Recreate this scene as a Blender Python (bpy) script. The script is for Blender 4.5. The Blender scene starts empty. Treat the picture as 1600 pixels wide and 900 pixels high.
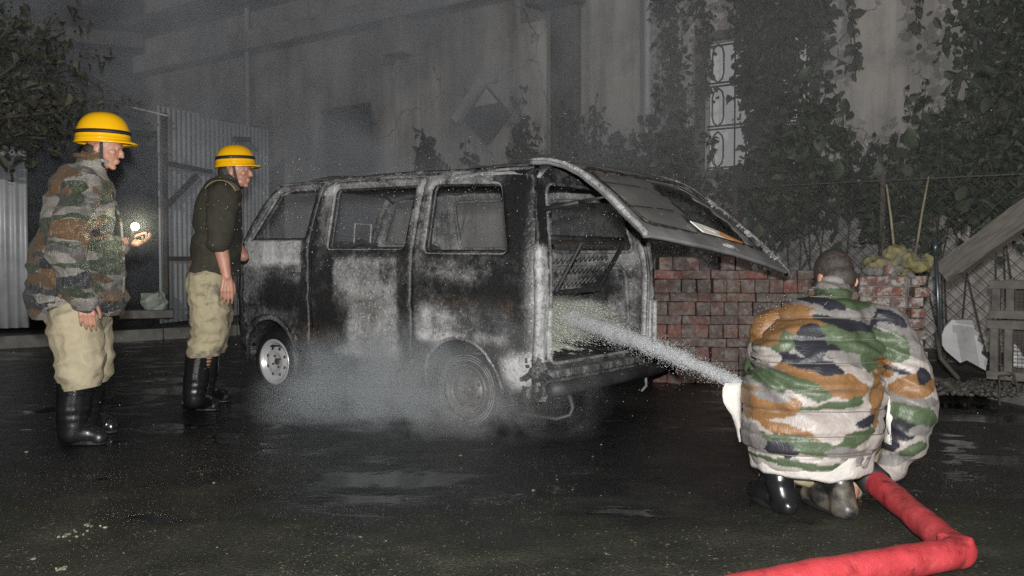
import bpy, bmesh, math, random
from mathutils import Vector, Matrix, Euler, noise
from mathutils.geometry import delaunay_2d_cdt

SC = bpy.context.scene
COL = SC.collection
rnd = random.Random(11)
PI = math.pi
R = math.radians

# ------------------------------------------------------------------ camera
cd = bpy.data.cameras.new('camera')
cam = bpy.data.objects.new('camera', cd)
COL.objects.link(cam)
cd.sensor_width = 36.0
cd.lens = 1420.0 / 1600.0 * 36.0
cd.clip_start = 0.05
cd.clip_end = 3000
cam.location = (0, 0, 1.05)
cam.rotation_euler = (PI / 2 - math.atan(46 / 1420.0), 0, 0)
SC.camera = cam

# ------------------------------------------------------------------ night sky
SUN_EL, SUN_AZ = R(9.0), R(186.0)
w = bpy.data.worlds.new('World')
SC.world = w
w.use_nodes = True
nt = w.node_tree
bg = nt.nodes['Background']
sk = nt.nodes.new('ShaderNodeTexSky')
sk.sky_type = 'NISHITA'
sk.sun_disc = False
sk.sun_elevation = SUN_EL
sk.sun_rotation = SUN_AZ
nt.links.new(sk.outputs[0], bg.inputs[0])
bg.inputs[1].default_value = 0.0025

# ------------------------------------------------------------------ lights: a weak sun lamp added behind the camera to lift the far background, and the camera's own flash
sd = bpy.data.lights.new('fill_sun', 'SUN')
sd.energy = 0.6
sd.angle = R(0.5)
sd.color = (1.0, 0.95, 0.88)
so = bpy.data.objects.new('fill_sun', sd)
COL.objects.link(so)
so.rotation_euler = (PI / 2 - SUN_EL, 0, R(6))
fd = bpy.data.lights.new('flash_lamp', 'SPOT')
fd.energy = 1130
fd.color = (1.0, 0.985, 0.96)
fd.spot_size = R(100)
fd.spot_blend = 0.5
fd.shadow_soft_size = 0.035
fo = bpy.data.objects.new('flash_lamp', fd)
COL.objects.link(fo)
fo.location = (0.02, -0.08, 1.26)
fo.rotation_euler = (PI / 2 - R(3), 0, 0)

vs = SC.view_settings
vs.view_transform = 'Standard'
vs.look = 'None'
vs.exposure = 0.28
vs.gamma = 1.0
SC.render.engine = 'CYCLES'
cy = SC.cycles
cy.max_bounces = 6
cy.diffuse_bounces = 2
cy.glossy_bounces = 3
cy.transmission_bounces = 4
cy.transparent_max_bounces = 12
cy.volume_bounces = 0
cy.sample_clamp_indirect = 2.0
cy.sample_clamp_direct = 8.0
cy.caustics_reflective = False
cy.caustics_refractive = False
cy.volume_step_rate = 3.0
cy.volume_max_steps = 96
cy.use_denoising = False


# ------------------------------------------------------------------ helpers
def tag(o, label=None, cat=None, group=None, kind=None):
    if label: o['label'] = label
    if cat: o['category'] = cat
    if group: o['group'] = group
    if kind: o['kind'] = kind
    return o


def thing(name, label, cat, loc=(0, 0, 0), rz=0.0, group=None):
    o = bpy.data.objects.new(name, None)
    o.empty_display_size = 0.2
    COL.objects.link(o)
    o.location = loc
    o.rotation_euler = (0, 0, rz)
    return tag(o, label, cat, group)


def wmat(o):
    m = Matrix.Translation(o.location) @ o.rotation_euler.to_matrix().to_4x4()
    return (wmat(o.parent) @ m) if o.parent else m


class MB:
    """collects shapes, then links them as one mesh object"""
    def __init__(self):
        self.v = []
        self.f = []

    def add(self, vs, fs):
        n = len(self.v)
        self.v += [tuple(p) for p in vs]
        self.f += [tuple(i + n for i in f) for f in fs]
        return self

    def box(self, c, s, rot=None, taper=1.0):
        x, y, z = s[0] / 2, s[1] / 2, s[2] / 2
        t = taper
        P = [Vector(p) for p in ((-x, -y, -z), (x, -y, -z), (x, y, -z), (-x, y, -z),
                                 (-x * t, -y * t, z), (x * t, -y * t, z), (x * t, y * t, z), (-x * t, y * t, z))]
        if rot is not None:
            P = [rot @ p for p in P]
        c = Vector(c)
        return self.add([p + c for p in P], [(0, 3, 2, 1), (4, 5, 6, 7), (0, 1, 5, 4), (1, 2, 6, 5), (2, 3, 7, 6), (3, 0, 4, 7)])

    def tube(self, pts, r, n=8, cap=True, closed=False):
        pts = [Vector(p) for p in pts]
        m = len(pts)
        rs = r if isinstance(r, (list, tuple)) else [r] * m
        ref = None
        vs, fs = [], []
        for i, p in enumerate(pts):
            if closed:
                t = pts[(i + 1) % m] - pts[i - 1]
            else:
                t = pts[min(i + 1, m - 1)] - pts[max(i - 1, 0)]
            if t.length < 1e-9: t = Vector((0, 0, 1))
            t.normalize()
            if ref is None:
                ref = t.orthogonal().normalized()
            else:
                ref = ref - t * ref.dot(t)
                if ref.length < 1e-6: ref = t.orthogonal()
                ref.normalize()
            b = t.cross(ref)
            for k in range(n):
                a = 2 * PI * k / n
                vs.append(p + (ref * math.cos(a) + b * math.sin(a)) * rs[i])
        for i in range(m if closed else m - 1):
            j = (i + 1) % m
            for k in range(n):
                l = (k + 1) % n
                fs.append((i * n + k, i * n + l, j * n + l, j * n + k))
        if cap and not closed:
            fs.append(tuple(range(n))[::-1])
            fs.append(tuple((m - 1) * n + k for k in range(n)))
        return self.add(vs, fs)

    def lathe(self, prof, mat, n=24):
        """prof: (radius, height) list spun about the matrix's Z"""
        vs, fs = [], []
        m = len(prof)
        for (r, h) in prof:
            for k in range(n):
                a = 2 * PI * k / n
                vs.append(mat @ Vector((r * math.cos(a), r * math.sin(a), h)))
        for i in range(m - 1):
            for k in range(n):
                l = (k + 1) % n
                fs.append((i * n + k, i * n + l, (i + 1) * n + l, (i + 1) * n + k))
        return self.add(vs, fs)

    def build(self, name, m, parent=None, smooth=False, bevel=0.0, local=False, solid=0.0, sm_angle=None):
        vs = self.v
        if parent is not None and not local:
            inv = wmat(parent).inverted()
            vs = [tuple(inv @ Vector(p)) for p in vs]
        me = bpy.data.meshes.new(name)
        me.from_pydata(vs, [], self.f)
        me.update()
        return link_mesh(name, me, m, parent, smooth, bevel, solid)


def link_mesh(name, me, m, parent=None, smooth=False, bevel=0.0, solid=0.0):
    o = bpy.data.objects.new(name, me)
    COL.objects.link(o)
    if m: me.materials.append(m)
    if parent is not None: o.parent = parent
    if smooth:
        me.polygons.foreach_set('use_smooth', [True] * len(me.polygons))
    if solid:
        md = o.modifiers.new('thick', 'SOLIDIFY')
        md.thickness = abs(solid)
        md.offset = -1 if solid > 0 else 1
    if bevel:
        md = o.modifiers.new('bevel', 'BEVEL')
        md.width = bevel
        md.segments = 2
        md.limit_method = 'ANGLE'
    return o


def round_poly(pts, r, n=5):
    out = []
    m = len(pts)
    for i in range(m):
        p = Vector(pts[i]); a = Vector(pts[i - 1]); b = Vector(pts[(i + 1) % m])
        da, db = (a - p), (b - p)
        rr = min(r, da.length * 0.45, db.length * 0.45)
        p0, p1 = p + da.normalized() * rr, p + db.normalized() * rr
        for k in range(n + 1):
            t = k / n
            out.append(tuple(p0 * (1 - t) ** 2 + p * 2 * t * (1 - t) + p1 * t * t))
    return out


def in_poly(x, y, poly):
    c = False
    j = len(poly) - 1
    for i in range(len(poly)):
        xi, yi = poly[i]; xj, yj = poly[j]
        if (yi > y) != (yj > y) and x < (xj - xi) * (y - yi) / (yj - yi) + xi:
            c = not c
        j = i
    return c


def plate(outline, holes, step, fmap, jitter=0.2):
    """triangulated sheet inside outline minus holes with points every step, bent by fmap(a,b)->(x,y,z)"""
    verts, edges = [], []

    def ring(poly):
        n0 = len(verts)
        m = len(poly)
        for i in range(m):
            p, q = Vector(poly[i]), Vector(poly[(i + 1) % m])
            k = max(1, int((q - p).length / step))
            for t in range(k):
                verts.append(p.lerp(q, t / k))
        n1 = len(verts)
        for i in range(n0, n1):
            edges.append((i, i + 1 if i + 1 < n1 else n0))
    ring(outline)
    for h in holes: ring(h)
    nb = len(verts)
    border = [v.copy() for v in verts]
    xs = [p[0] for p in outline]; ys = [p[1] for p in outline]
    x = min(xs) + step / 2
    r2 = random.Random(5)
    grid = {}
    for b in border:
        grid.setdefault((int(b.x // step), int(b.y // step)), []).append(b)
    while x < max(xs):
        y = min(ys) + step / 2
        while y < max(ys):
            px, py = x + r2.uniform(-jitter, jitter) * step, y + r2.uniform(-jitter, jitter) * step
            if in_poly(px, py, outline) and not any(in_poly(px, py, h) for h in holes):
                gx, gy = int(px // step), int(py // step)
                ok = True
                for i in (-1, 0, 1):
                    for j in (-1, 0, 1):
                        for b in grid.get((gx + i, gy + j), ()):
                            if (b.x - px) ** 2 + (b.y - py) ** 2 < (0.5 * step) ** 2: ok = False
                if ok: verts.append(Vector((px, py)))
            y += step
        x += step
    vo, eo, fo_, *_ = delaunay_2d_cdt(verts, edges, [], 0, 1e-5)
    mb = MB()
    mb.v = [tuple(fmap(p.x, p.y)) for p in vo]
    for f in fo_:
        cx = sum(vo[i].x for i in f) / 3; cy_ = sum(vo[i].y for i in f) / 3
        if in_poly(cx, cy_, outline) and not any(in_poly(cx, cy_, h) for h in holes):
            mb.f.append(tuple(f))
    return mb


def smooth01(a, b, x):
    t = min(1, max(0, (x - a) / (b - a)))
    return t * t * (3 - 2 * t)


def fbm(p, sc, oc=3):
    return noise.fractal(Vector(p) * sc, 1.0, 2.0, oc)


# ------------------------------------------------------------------ node materials
def new_mat(name):
    m = bpy.data.materials.new(name)
    m.use_nodes = True
    n = m.node_tree
    b = n.nodes['Principled BSDF']
    return m, n, b


def N(nt, typ, **kw):
    n = nt.nodes.new(typ)
    for k, v in kw.items():
        if k.startswith('_'):
            n.inputs[k[1:].replace('_', ' ')].default_value = v
        else:
            setattr(n, k, v)
    return n


def coords(nt, scale=(1, 1, 1), kind='Object'):
    tc = N(nt, 'ShaderNodeTexCoord')
    mp = N(nt, 'ShaderNodeMapping')
    mp.inputs['Scale'].default_value = scale
    nt.links.new(tc.outputs[kind], mp.inputs[0])
    return mp.outputs[0]


def noise_tex(nt, vec, scale, detail=4, rough=0.55, dist=0.0):
    t = N(nt, 'ShaderNodeTexNoise', _Scale=scale, _Detail=detail, _Roughness=rough, _Distortion=dist)
    nt.links.new(vec, t.inputs['Vector'])
    return t.outputs['Fac']


def ramp(nt, fac, stops, const=False):
    r = N(nt, 'ShaderNodeValToRGB')
    cr = r.color_ramp
    if const: cr.interpolation = 'CONSTANT'
    while len(cr.elements) < len(stops): cr.elements.new(0.5)
    for e, (p, c) in zip(cr.elements, stops):
        e.position = p
        e.color = (*c, 1) if not isinstance(c, (int, float)) else (c, c, c, 1)
    nt.links.new(fac, r.inputs[0])
    return r.outputs[0]


def mixc(nt, fac, a, b, mode='MIX'):
    m = N(nt, 'ShaderNodeMix', data_type='RGBA', blend_type=mode)
    for sock, val in ((m.inputs[0], fac), (m.inputs[6], a), (m.inputs[7], b)):
        if hasattr(val, 'links') or hasattr(val, 'is_linked'):
            nt.links.new(val, sock)
        elif isinstance(val, (int, float)):
            sock.default_value = val
        else:
            sock.default_value = (*val, 1)
    return m.outputs[2]


def mth(nt, op, a, b=0.0, clamp=False):
    m = N(nt, 'ShaderNodeMath', operation=op, use_clamp=clamp)
    for s, v in ((m.inputs[0], a), (m.inputs[1], b)):
        if isinstance(v, (int, float)): s.default_value = v
        else: nt.links.new(v, s)
    return m.outputs[0]


def bump(nt, b, h, strength=0.3, dist=0.01):
    n = N(nt, 'ShaderNodeBump', _Strength=strength, _Distance=dist)
    nt.links.new(h, n.inputs['Height'])
    nt.links.new(n.outputs[0], b.inputs['Normal'])


def simple(name, c1, c2=None, rough=0.7, scale=6.0, metal=0.0, bmp=0.0, bscale=60, bdist=0.004, spec=0.5, r2=None, kind='Object', stops=None, stretch=(1, 1, 1)):
    m, nt, b = new_mat(name)
    v = coords(nt, stretch, kind)
    f = noise_tex(nt, v, scale, 6, 0.6)
    c2 = c2 or tuple(c * 0.7 for c in c1)
    col = ramp(nt, f, stops or [(0.3, c2), (0.7, c1)])
    nt.links.new(col, b.inputs['Base Color'])
    b.inputs['Metallic'].default_value = metal
    b.inputs['Specular IOR Level'].default_value = spec
    if r2 is None:
        b.inputs['Roughness'].default_value = rough
    else:
        rr = ramp(nt, noise_tex(nt, v, scale * 1.7, 4), [(0.35, rough), (0.65, r2)])
        nt.links.new(rr, b.inputs['Roughness'])
    if bmp:
        bump(nt, b, noise_tex(nt, v, bscale, 5, 0.6), bmp, bdist)
    return m


M = {}
M['soot'] = simple('sooty_steel', (0.05, 0.05, 0.052), (0.012, 0.012, 0.013), 0.55, 7, bmp=0.5, bscale=90)
M['soot_brown'] = simple('scorched_brown_steel', (0.09, 0.07, 0.05), (0.018, 0.015, 0.013), 0.6, 9, bmp=0.5)
M['ash'] = simple('ashen_steel', (0.42, 0.42, 0.42), (0.1, 0.1, 0.102), 0.7, 11, bmp=0.6, bscale=70,
                  stops=[(0.28, (0.03, 0.03, 0.03)), (0.42, (0.16, 0.16, 0.165)), (0.62, (0.34, 0.34, 0.345)), (0.8, (0.5, 0.5, 0.5))])
M['ash_dark'] = simple('grey_burnt_steel', (0.17, 0.17, 0.175), (0.03, 0.03, 0.03), 0.6, 9, bmp=0.5, bscale=80)
M['lid_grey'] = simple('scorched_smooth_panel', (0.27, 0.27, 0.272), (0.12, 0.12, 0.122), 0.38, 3.5, bmp=0.12, bscale=60, r2=0.6)
M['rubber'] = simple('tyre_rubber', (0.02, 0.02, 0.021), (0.01, 0.01, 0.01), 0.5, 12, bmp=0.2)
M['boot'] = simple('black_rubber_boot', (0.016, 0.016, 0.018), (0.008, 0.008, 0.009), 0.16, 5, spec=0.6, r2=0.34, bmp=0.15, bscale=25)
M['boot_mud'] = simple('muddy_rubber_boot', (0.13, 0.115, 0.09), (0.012, 0.012, 0.013), 0.2, 8, spec=0.6, r2=0.5, bmp=0.2, bscale=30,
                       stops=[(0.46, (0.012, 0.012, 0.013)), (0.66, (0.12, 0.105, 0.085))])
M['rim'] = simple('silver_painted_rim', (0.66, 0.66, 0.67), (0.5, 0.5, 0.51), 0.3, 8, metal=0.35)
M['rim_burnt'] = simple('burnt_rim', (0.22, 0.2, 0.19), (0.06, 0.055, 0.05), 0.5, 9, metal=0.5)
M['skin'] = simple('skin', (0.46, 0.245, 0.175), (0.38, 0.185, 0.13), 0.45, 14, bmp=0.12, bscale=120)
M['hair'] = simple('short_black_hair', (0.06, 0.048, 0.04), (0.022, 0.018, 0.016), 0.6, 60, bmp=0.8, bscale=220)
M['helmet'] = simple('yellow_helmet', (0.86, 0.47, 0.008), (0.8, 0.42, 0.006), 0.22, 5, spec=0.5)
M['black'] = simple('black_strap', (0.02, 0.02, 0.022), (0.012, 0.012, 0.013), 0.6, 9)
M['khaki'] = simple('khaki_cotton', (0.5, 0.43, 0.29), (0.36, 0.31, 0.2), 0.85, 7, bmp=0.5, bscale=40, bdist=0.012,
                    stops=[(0.3, (0.15, 0.13, 0.09)), (0.42, (0.34, 0.295, 0.2)), (0.7, (0.44, 0.385, 0.265))])
M['khaki_dirty'] = simple('stained_khaki_cotton', (0.48, 0.42, 0.28), (0.2, 0.17, 0.12), 0.85, 9, bmp=0.35, bscale=40, bdist=0.01,
                          stops=[(0.36, (0.14, 0.125, 0.095)), (0.47, (0.33, 0.29, 0.19)), (0.75, (0.43, 0.375, 0.245))])
M['sweater'] = simple('olive_wool', (0.042, 0.038, 0.027), (0.026, 0.024, 0.017), 0.95, 30, bmp=0.6, bscale=180)
M['patch'] = simple('khaki_shoulder_patch', (0.26, 0.225, 0.14), (0.19, 0.165, 0.1), 0.9, 20, bmp=0.3)
M['white_shirt'] = simple('white_cotton', (0.55, 0.525, 0.49), (0.42, 0.4, 0.37), 0.85, 6, bmp=0.5, bscale=18, bdist=0.02)
M['wood'] = simple('grey_weathered_wood', (0.2, 0.185, 0.165), (0.09, 0.08, 0.07), 0.85, 5, bmp=0.5, bscale=30, stretch=(1, 8, 8))
M['crate_wood'] = simple('crate_wood', (0.17, 0.155, 0.14), (0.07, 0.064, 0.056), 0.85, 9, bmp=0.4)
M['zinc'] = simple('galvanised_sheet', (0.6, 0.62, 0.65), (0.4, 0.42, 0.44), 0.45, 3, metal=0.25, r2=0.6)
M['wire'] = simple('fence_wire', (0.09, 0.09, 0.09), (0.05, 0.045, 0.04), 0.6, 10, metal=0.3)
M['post'] = simple('rusty_post', (0.1, 0.085, 0.07), (0.05, 0.042, 0.035), 0.8, 8, bmp=0.3)
M['pole'] = simple('steel_pole', (0.13, 0.16, 0.18), (0.07, 0.085, 0.1), 0.3, 8, metal=0.6)
M['plaster'] = simple('grey_plaster', (0.40, 0.385, 0.365), (0.25, 0.24, 0.225), 0.9, 1.4, bmp=0.35, bscale=25,
                      stops=[(0.3, (0.27, 0.26, 0.245)), (0.42, (0.42, 0.405, 0.385)), (0.52, (0.5, 0.48, 0.46)), (0.72, (0.58, 0.56, 0.535))])
pm_ = M['plaster'].node_tree
pb_ = pm_.nodes['Principled BSDF']
pc_ = pb_.inputs['Base Color'].links[0].from_socket
st_n = ramp(pm_, noise_tex(pm_, coords(pm_, (1.0, 1.0, 0.12)), 2.2, 6, 0.65), [(0.36, (0.5, 0.49, 0.48)), (0.56, (1.0, 1.0, 1.0))])
ck_ = N(pm_, 'ShaderNodeTexVoronoi', feature='DISTANCE_TO_EDGE', _Scale=0.55)
wv_ = N(pm_, 'ShaderNodeTexNoise', _Scale=3.0, _Detail=5.0)
va_ = N(pm_, 'ShaderNodeVectorMath', operation='MULTIPLY_ADD')
cc_ = coords(pm_)
pm_.links.new(cc_, wv_.inputs['Vector']); pm_.links.new(wv_.outputs['Color'], va_.inputs[0]); va_.inputs[1].default_value = (0.5, 0.5, 0.5); pm_.links.new(cc_, va_.inputs[2])
pm_.links.new(va_.outputs[0], ck_.inputs['Vector'])
crk = ramp(pm_, ck_.outputs['Distance'], [(0.0, (0.35, 0.34, 0.33)), (0.006, (1.0, 1.0, 1.0))])
pm_.links.new(mixc(pm_, 1.0, mixc(pm_, 1.0, pc_, st_n, 'MULTIPLY'), crk, 'MULTIPLY'), pb_.inputs['Base Color'])
M['plaster_soot'] = simple('soot_stained_concrete', (0.16, 0.155, 0.15), (0.05, 0.05, 0.05), 0.9, 2.2, bmp=0.3)
M['concrete'] = simple('pale_concrete', (0.4, 0.39, 0.37), (0.26, 0.25, 0.24), 0.9, 3, bmp=0.4)
M['pipe'] = simple('pale_pipe', (0.5, 0.52, 0.56), (0.36, 0.38, 0.41), 0.5, 4)
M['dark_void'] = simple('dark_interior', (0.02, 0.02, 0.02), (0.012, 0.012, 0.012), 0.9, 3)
M['kerb'] = simple('kerb_stone', (0.22, 0.215, 0.2), (0.1, 0.1, 0.095), 0.8, 5, bmp=0.4)
M['dirt'] = simple('dirt', (0.06, 0.052, 0.042), (0.025, 0.022, 0.019), 0.9, 6, bmp=0.9, bscale=14, bdist=0.05)
M['pavement'] = simple('dark_pavement', (0.05, 0.05, 0.048), (0.02, 0.02, 0.02), 0.6, 3, bmp=0.5, bscale=20)
M['sack'] = simple('torn_sack', (0.3, 0.26, 0.11), (0.14, 0.135, 0.12), 0.85, 9, bmp=0.8, bscale=22, bdist=0.02,
                   stops=[(0.38, (0.12, 0.115, 0.105)), (0.5, (0.22, 0.2, 0.12)), (0.64, (0.32, 0.28, 0.11))])
M['rubble'] = simple('rubble', (0.2, 0.19, 0.175), (0.09, 0.085, 0.08), 0.9, 10, bmp=0.6)
M['grit'] = simple('damp_grit', (0.2, 0.185, 0.13), (0.06, 0.058, 0.042), 0.35, 40)
M['rubble_dark'] = simple('wet_rubble', (0.11, 0.1, 0.09), (0.035, 0.032, 0.028), 0.6, 10, bmp=0.6)
M['slab'] = simple('broken_plaster_board', (0.52, 0.52, 0.52), (0.38, 0.38, 0.39), 0.85, 6, bmp=0.3,
                   stops=[(0.2, (0.16, 0.16, 0.16)), (0.34, (0.4, 0.4, 0.41)), (0.7, (0.52, 0.52, 0.52))])
M['mortar'] = simple('mortar', (0.26, 0.25, 0.235), (0.14, 0.135, 0.13), 0.95, 12, bmp=0.6)
M['stick'] = simple('bamboo_stick', (0.34, 0.29, 0.2), (0.2, 0.17, 0.12), 0.7, 12)
M['bark'] = simple('bark', (0.08, 0.07, 0.055), (0.04, 0.035, 0.028), 0.9, 14, bmp=0.6)
M['white_bag'] = simple('pale_green_plastic', (0.4, 0.46, 0.4), (0.22, 0.26, 0.23), 0.5, 8, bmp=0.5, bscale=20)
M['paper'] = simple('white_plastic_sheet', (0.7, 0.7, 0.7), (0.5, 0.5, 0.5), 0.5, 5)
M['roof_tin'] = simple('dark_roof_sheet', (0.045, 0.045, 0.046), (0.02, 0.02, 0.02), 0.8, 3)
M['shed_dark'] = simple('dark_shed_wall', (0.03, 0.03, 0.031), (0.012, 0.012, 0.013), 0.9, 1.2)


def leaf_mat(name, a, b_, rough=0.5):
    m, nt, b = new_mat(name)
    v = coords(nt)
    f = noise_tex(nt, v, 9.0, 3)
    nt.links.new(ramp(nt, f, [(0.3, b_), (0.7, a)]), b.inputs['Base Color'])
    b.inputs['Roughness'].default_value = rough
    b.inputs['Specular IOR Level'].default_value = 0.35
    return m


M['leaf'] = leaf_mat('dusty_green_leaf', (0.055, 0.072, 0.045), (0.028, 0.036, 0.026), 0.6)
M['leaf_grey'] = leaf_mat('grey_green_leaf', (0.062, 0.067, 0.055), (0.03, 0.034, 0.029), 0.7)
M['leaf_big'] = leaf_mat('broad_green_leaf', (0.06, 0.085, 0.05), (0.035, 0.05, 0.032), 0.5)
M['leaf_tree'] = leaf_mat('olive_tree_leaf', (0.085, 0.088, 0.058), (0.03, 0.032, 0.024), 0.55)


def camo(name, scale, light=(0.5, 0.46, 0.42), wet=0.35, dim=1.0, stretch=(1, 1, 1.9), grime=0.0):
    m, nt, b = new_mat(name)
    v = coords(nt, stretch)
    warp = N(nt, 'ShaderNodeTexNoise', _Scale=scale * 2.2, _Detail=2.0)
    nt.links.new(v, warp.inputs['Vector'])
    va = N(nt, 'ShaderNodeVectorMath', operation='MULTIPLY_ADD')
    nt.links.new(warp.outputs['Color'], va.inputs[0])
    va.inputs[1].default_value = (0.12, 0.12, 0.12)
    nt.links.new(v, va.inputs[2])
    p = va.outputs[0]

    def off(k):
        o = N(nt, 'ShaderNodeVectorMath', operation='ADD')
        nt.links.new(p, o.inputs[0])
        o.inputs[1].default_value = (k * 3.1, k * 7.7, k * 5.3)
        return o.outputs[0]
    col = tuple(c * dim for c in light)
    col = mixc(nt, ramp(nt, noise_tex(nt, off(1), scale, 1.5), [(0.0, 0.0), (0.56, 1.0)], True), col, tuple(c * dim for c in (0.22, 0.205, 0.195)))
    col = mixc(nt, ramp(nt, noise_tex(nt, off(2), scale * 0.9, 1.5), [(0.0, 0.0), (0.53, 1.0)], True), col, tuple(c * dim for c in (0.075, 0.105, 0.055)))
    col = mixc(nt, ramp(nt, noise_tex(nt, off(3), scale * 0.85, 1.5), [(0.0, 0.0), (0.545, 1.0)], True), col, tuple(c * dim for c in (0.25, 0.135, 0.055)))
    col = mixc(nt, ramp(nt, noise_tex(nt, off(4), scale * 1.1, 1.5), [(0.0, 0.0), (0.59, 1.0)], True), col, (0.022, 0.023, 0.03))
    if grime:
        g = ramp(nt, noise_tex(nt, v, 4.0, 5), [(0.4, 0.0), (0.6, grime)])
        col = mixc(nt, g, col, (0.035, 0.037, 0.035))
    fine = ramp(nt, noise_tex(nt, v, 45, 3), [(0.2, 0.8), (0.8, 1.1)])
    col = mixc(nt, 1.0, col, fine, 'MULTIPLY')
    nt.links.new(col, b.inputs['Base Color'])
    b.inputs['Roughness'].default_value = wet
    b.inputs['Specular IOR Level'].default_value = 0.45
    b.inputs['Sheen Weight'].default_value = 0.15
    f = noise_tex(nt, coords(nt, (1, 1, 1.6)), 26, 4, 0.6, 1.2)
    f2 = noise_tex(nt, coords(nt, (1.6, 1.6, 0.8)), 14, 3, 0.6, 2.2)
    f2 = mth(nt, 'ABSOLUTE', mth(nt, 'SUBTRACT', f2, 0.5))
    bump(nt, b, mth(nt, 'ADD', mth(nt, 'MULTIPLY', f, 0.5), mth(nt, 'MULTIPLY', f2, -2.0)), 0.6, 0.02)
    return m


M['camo'] = camo('camouflage_satin', 2.6, light=(0.44, 0.40, 0.37), wet=0.33, stretch=(0.8, 0.8, 1.7))
M['camo_grimy'] = camo('camouflage_grimy', 4.0, light=(0.5, 0.47, 0.42), wet=0.36, dim=0.5, grime=0.55, stretch=(0.8, 0.8, 2.3))


def camo_print():
    """printed quilted satin: the woodland print itself is stored per vertex, the weave and wrinkles are noise"""
    m, nt, b = new_mat('camouflage_print_satin')
    v = coords(nt)
    at = N(nt, 'ShaderNodeAttribute', attribute_name='print_colour')
    fine = ramp(nt, noise_tex(nt, v, 60, 4), [(0.2, 0.8), (0.8, 1.08)])
    nt.links.new(mixc(nt, 1.0, at.outputs['Color'], fine, 'MULTIPLY'), b.inputs['Base Color'])
    b.inputs['Roughness'].default_value = 0.47
    b.inputs['Specular IOR Level'].default_value = 0.42
    f = noise_tex(nt, coords(nt, (1, 1, 1.5)), 24, 4, 0.6, 1.0)
    f2 = noise_tex(nt, coords(nt, (1.5, 1.5, 0.9)), 12, 3, 0.55, 2.0)
    f2 = mth(nt, 'ABSOLUTE', mth(nt, 'SUBTRACT', f2, 0.5))
    bump(nt, b, mth(nt, 'ADD', mth(nt, 'MULTIPLY', f, 0.3), mth(nt, 'MULTIPLY', f2, -1.3)), 0.35, 0.014)
    return m


M['camo_print'] = camo_print()


def burnt_mat():
    """painted steel after a fire: the mesh attribute 'ash' says where the grey and white ash lies, noise breaks it up"""
    m, nt, b = new_mat('burnt_van_paint')
    v = coords(nt)
    at = N(nt, 'ShaderNodeAttribute', attribute_name='ash')
    rs = N(nt, 'ShaderNodeAttribute', attribute_name='rust')
    n1 = noise_tex(nt, v, 7, 6, 0.62, 0.4)
    n2 = noise_tex(nt, coords(nt, (1, 1, 1)), 30, 8, 0.72, 0.5)
    s = mth(nt, 'ADD', at.outputs['Fac'], mth(nt, 'MULTIPLY', mth(nt, 'SUBTRACT', n1, 0.5), 0.95))
    s = mth(nt, 'ADD', s, mth(nt, 'MULTIPLY', mth(nt, 'SUBTRACT', n2, 0.5), 0.62))
    fk = ramp(nt, noise_tex(nt, v, 75, 3, 0.6), [(0.6, 0.0), (0.68, 1.0)])
    s = mth(nt, 'ADD', s, mth(nt, 'MULTIPLY', fk, mth(nt, 'MULTIPLY', at.outputs['Fac'], 0.9)))
    col = ramp(nt, s, [(0.10, (0.018, 0.018, 0.019)), (0.28, (0.05, 0.05, 0.052)), (0.41, (0.115, 0.115, 0.117)), (0.52, (0.2, 0.2, 0.203)), (0.68, (0.31, 0.31, 0.312)), (0.95, (0.62, 0.62, 0.62))])
    dk = ramp(nt, noise_tex(nt, coords(nt, (1, 1, 0.6)), 52, 4, 0.7), [(0.34, 0.35), (0.44, 1.0)])
    col = mixc(nt, 1.0, col, dk, 'MULTIPLY')
    rf = mth(nt, 'MULTIPLY', rs.outputs['Fac'], ramp(nt, n2, [(0.42, 0.0), (0.6, 1.0)]))
    col = mixc(nt, mth(nt, 'MULTIPLY', rf, 0.6), col, (0.12, 0.08, 0.05))
    # blistered flakes
    vor = N(nt, 'ShaderNodeTexVoronoi', _Scale=46.0)
    nt.links.new(v, vor.inputs['Vector'])
    nt.links.new(col, b.inputs['Base Color'])
    b.inputs['Roughness'].default_value = 0.62
    rr = ramp(nt, s, [(0.2, 0.38), (0.6, 0.75)])
    nt.links.new(rr, b.inputs['Roughness'])
    h = mth(nt, 'ADD', mth(nt, 'MULTIPLY', n2, 0.8), mth(nt, 'MULTIPLY', vor.outputs['Distance'], 0.25))
    bump(nt, b, h, 0.55, 0.012)
    return m


M['burnt'] = burnt_mat()


def brick_mat(name, rose, pale, k):
    m, nt, b = new_mat(name)
    v = coords(nt)
    oi = N(nt, 'ShaderNodeObjectInfo')
    va = N(nt, 'ShaderNodeVectorMath', operation='ADD')
    cx = N(nt, 'ShaderNodeCombineXYZ')
    sc = mth(nt, 'MULTIPLY', oi.outputs['Random'], 37.0)
    for i in range(3): nt.links.new(sc, cx.inputs[i])
    nt.links.new(v, va.inputs[0]); nt.links.new(cx.outputs[0], va.inputs[1])
    p = va.outputs[0]
    base = ramp(nt, oi.outputs['Random'], [(0.0, rose[0]), (0.35, rose[1]), (0.65, rose[2]), (1.0, rose[3])])
    f = noise_tex(nt, p, 14, 6, 0.65)
    col = mixc(nt, ramp(nt, f, [(k, 0.0), (k + 0.09, 1.0)]), base, pale)
    dk = ramp(nt, noise_tex(nt, p, 30, 4), [(0.3, 0.55), (0.6, 1.0)])
    col = mixc(nt, 1.0, col, dk, 'MULTIPLY')
    nt.links.new(col, b.inputs['Base Color'])
    b.inputs['Roughness'].default_value = 0.9
    bump(nt, b, noise_tex(nt, p, 45, 5), 0.7, 0.006)
    return m


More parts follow.
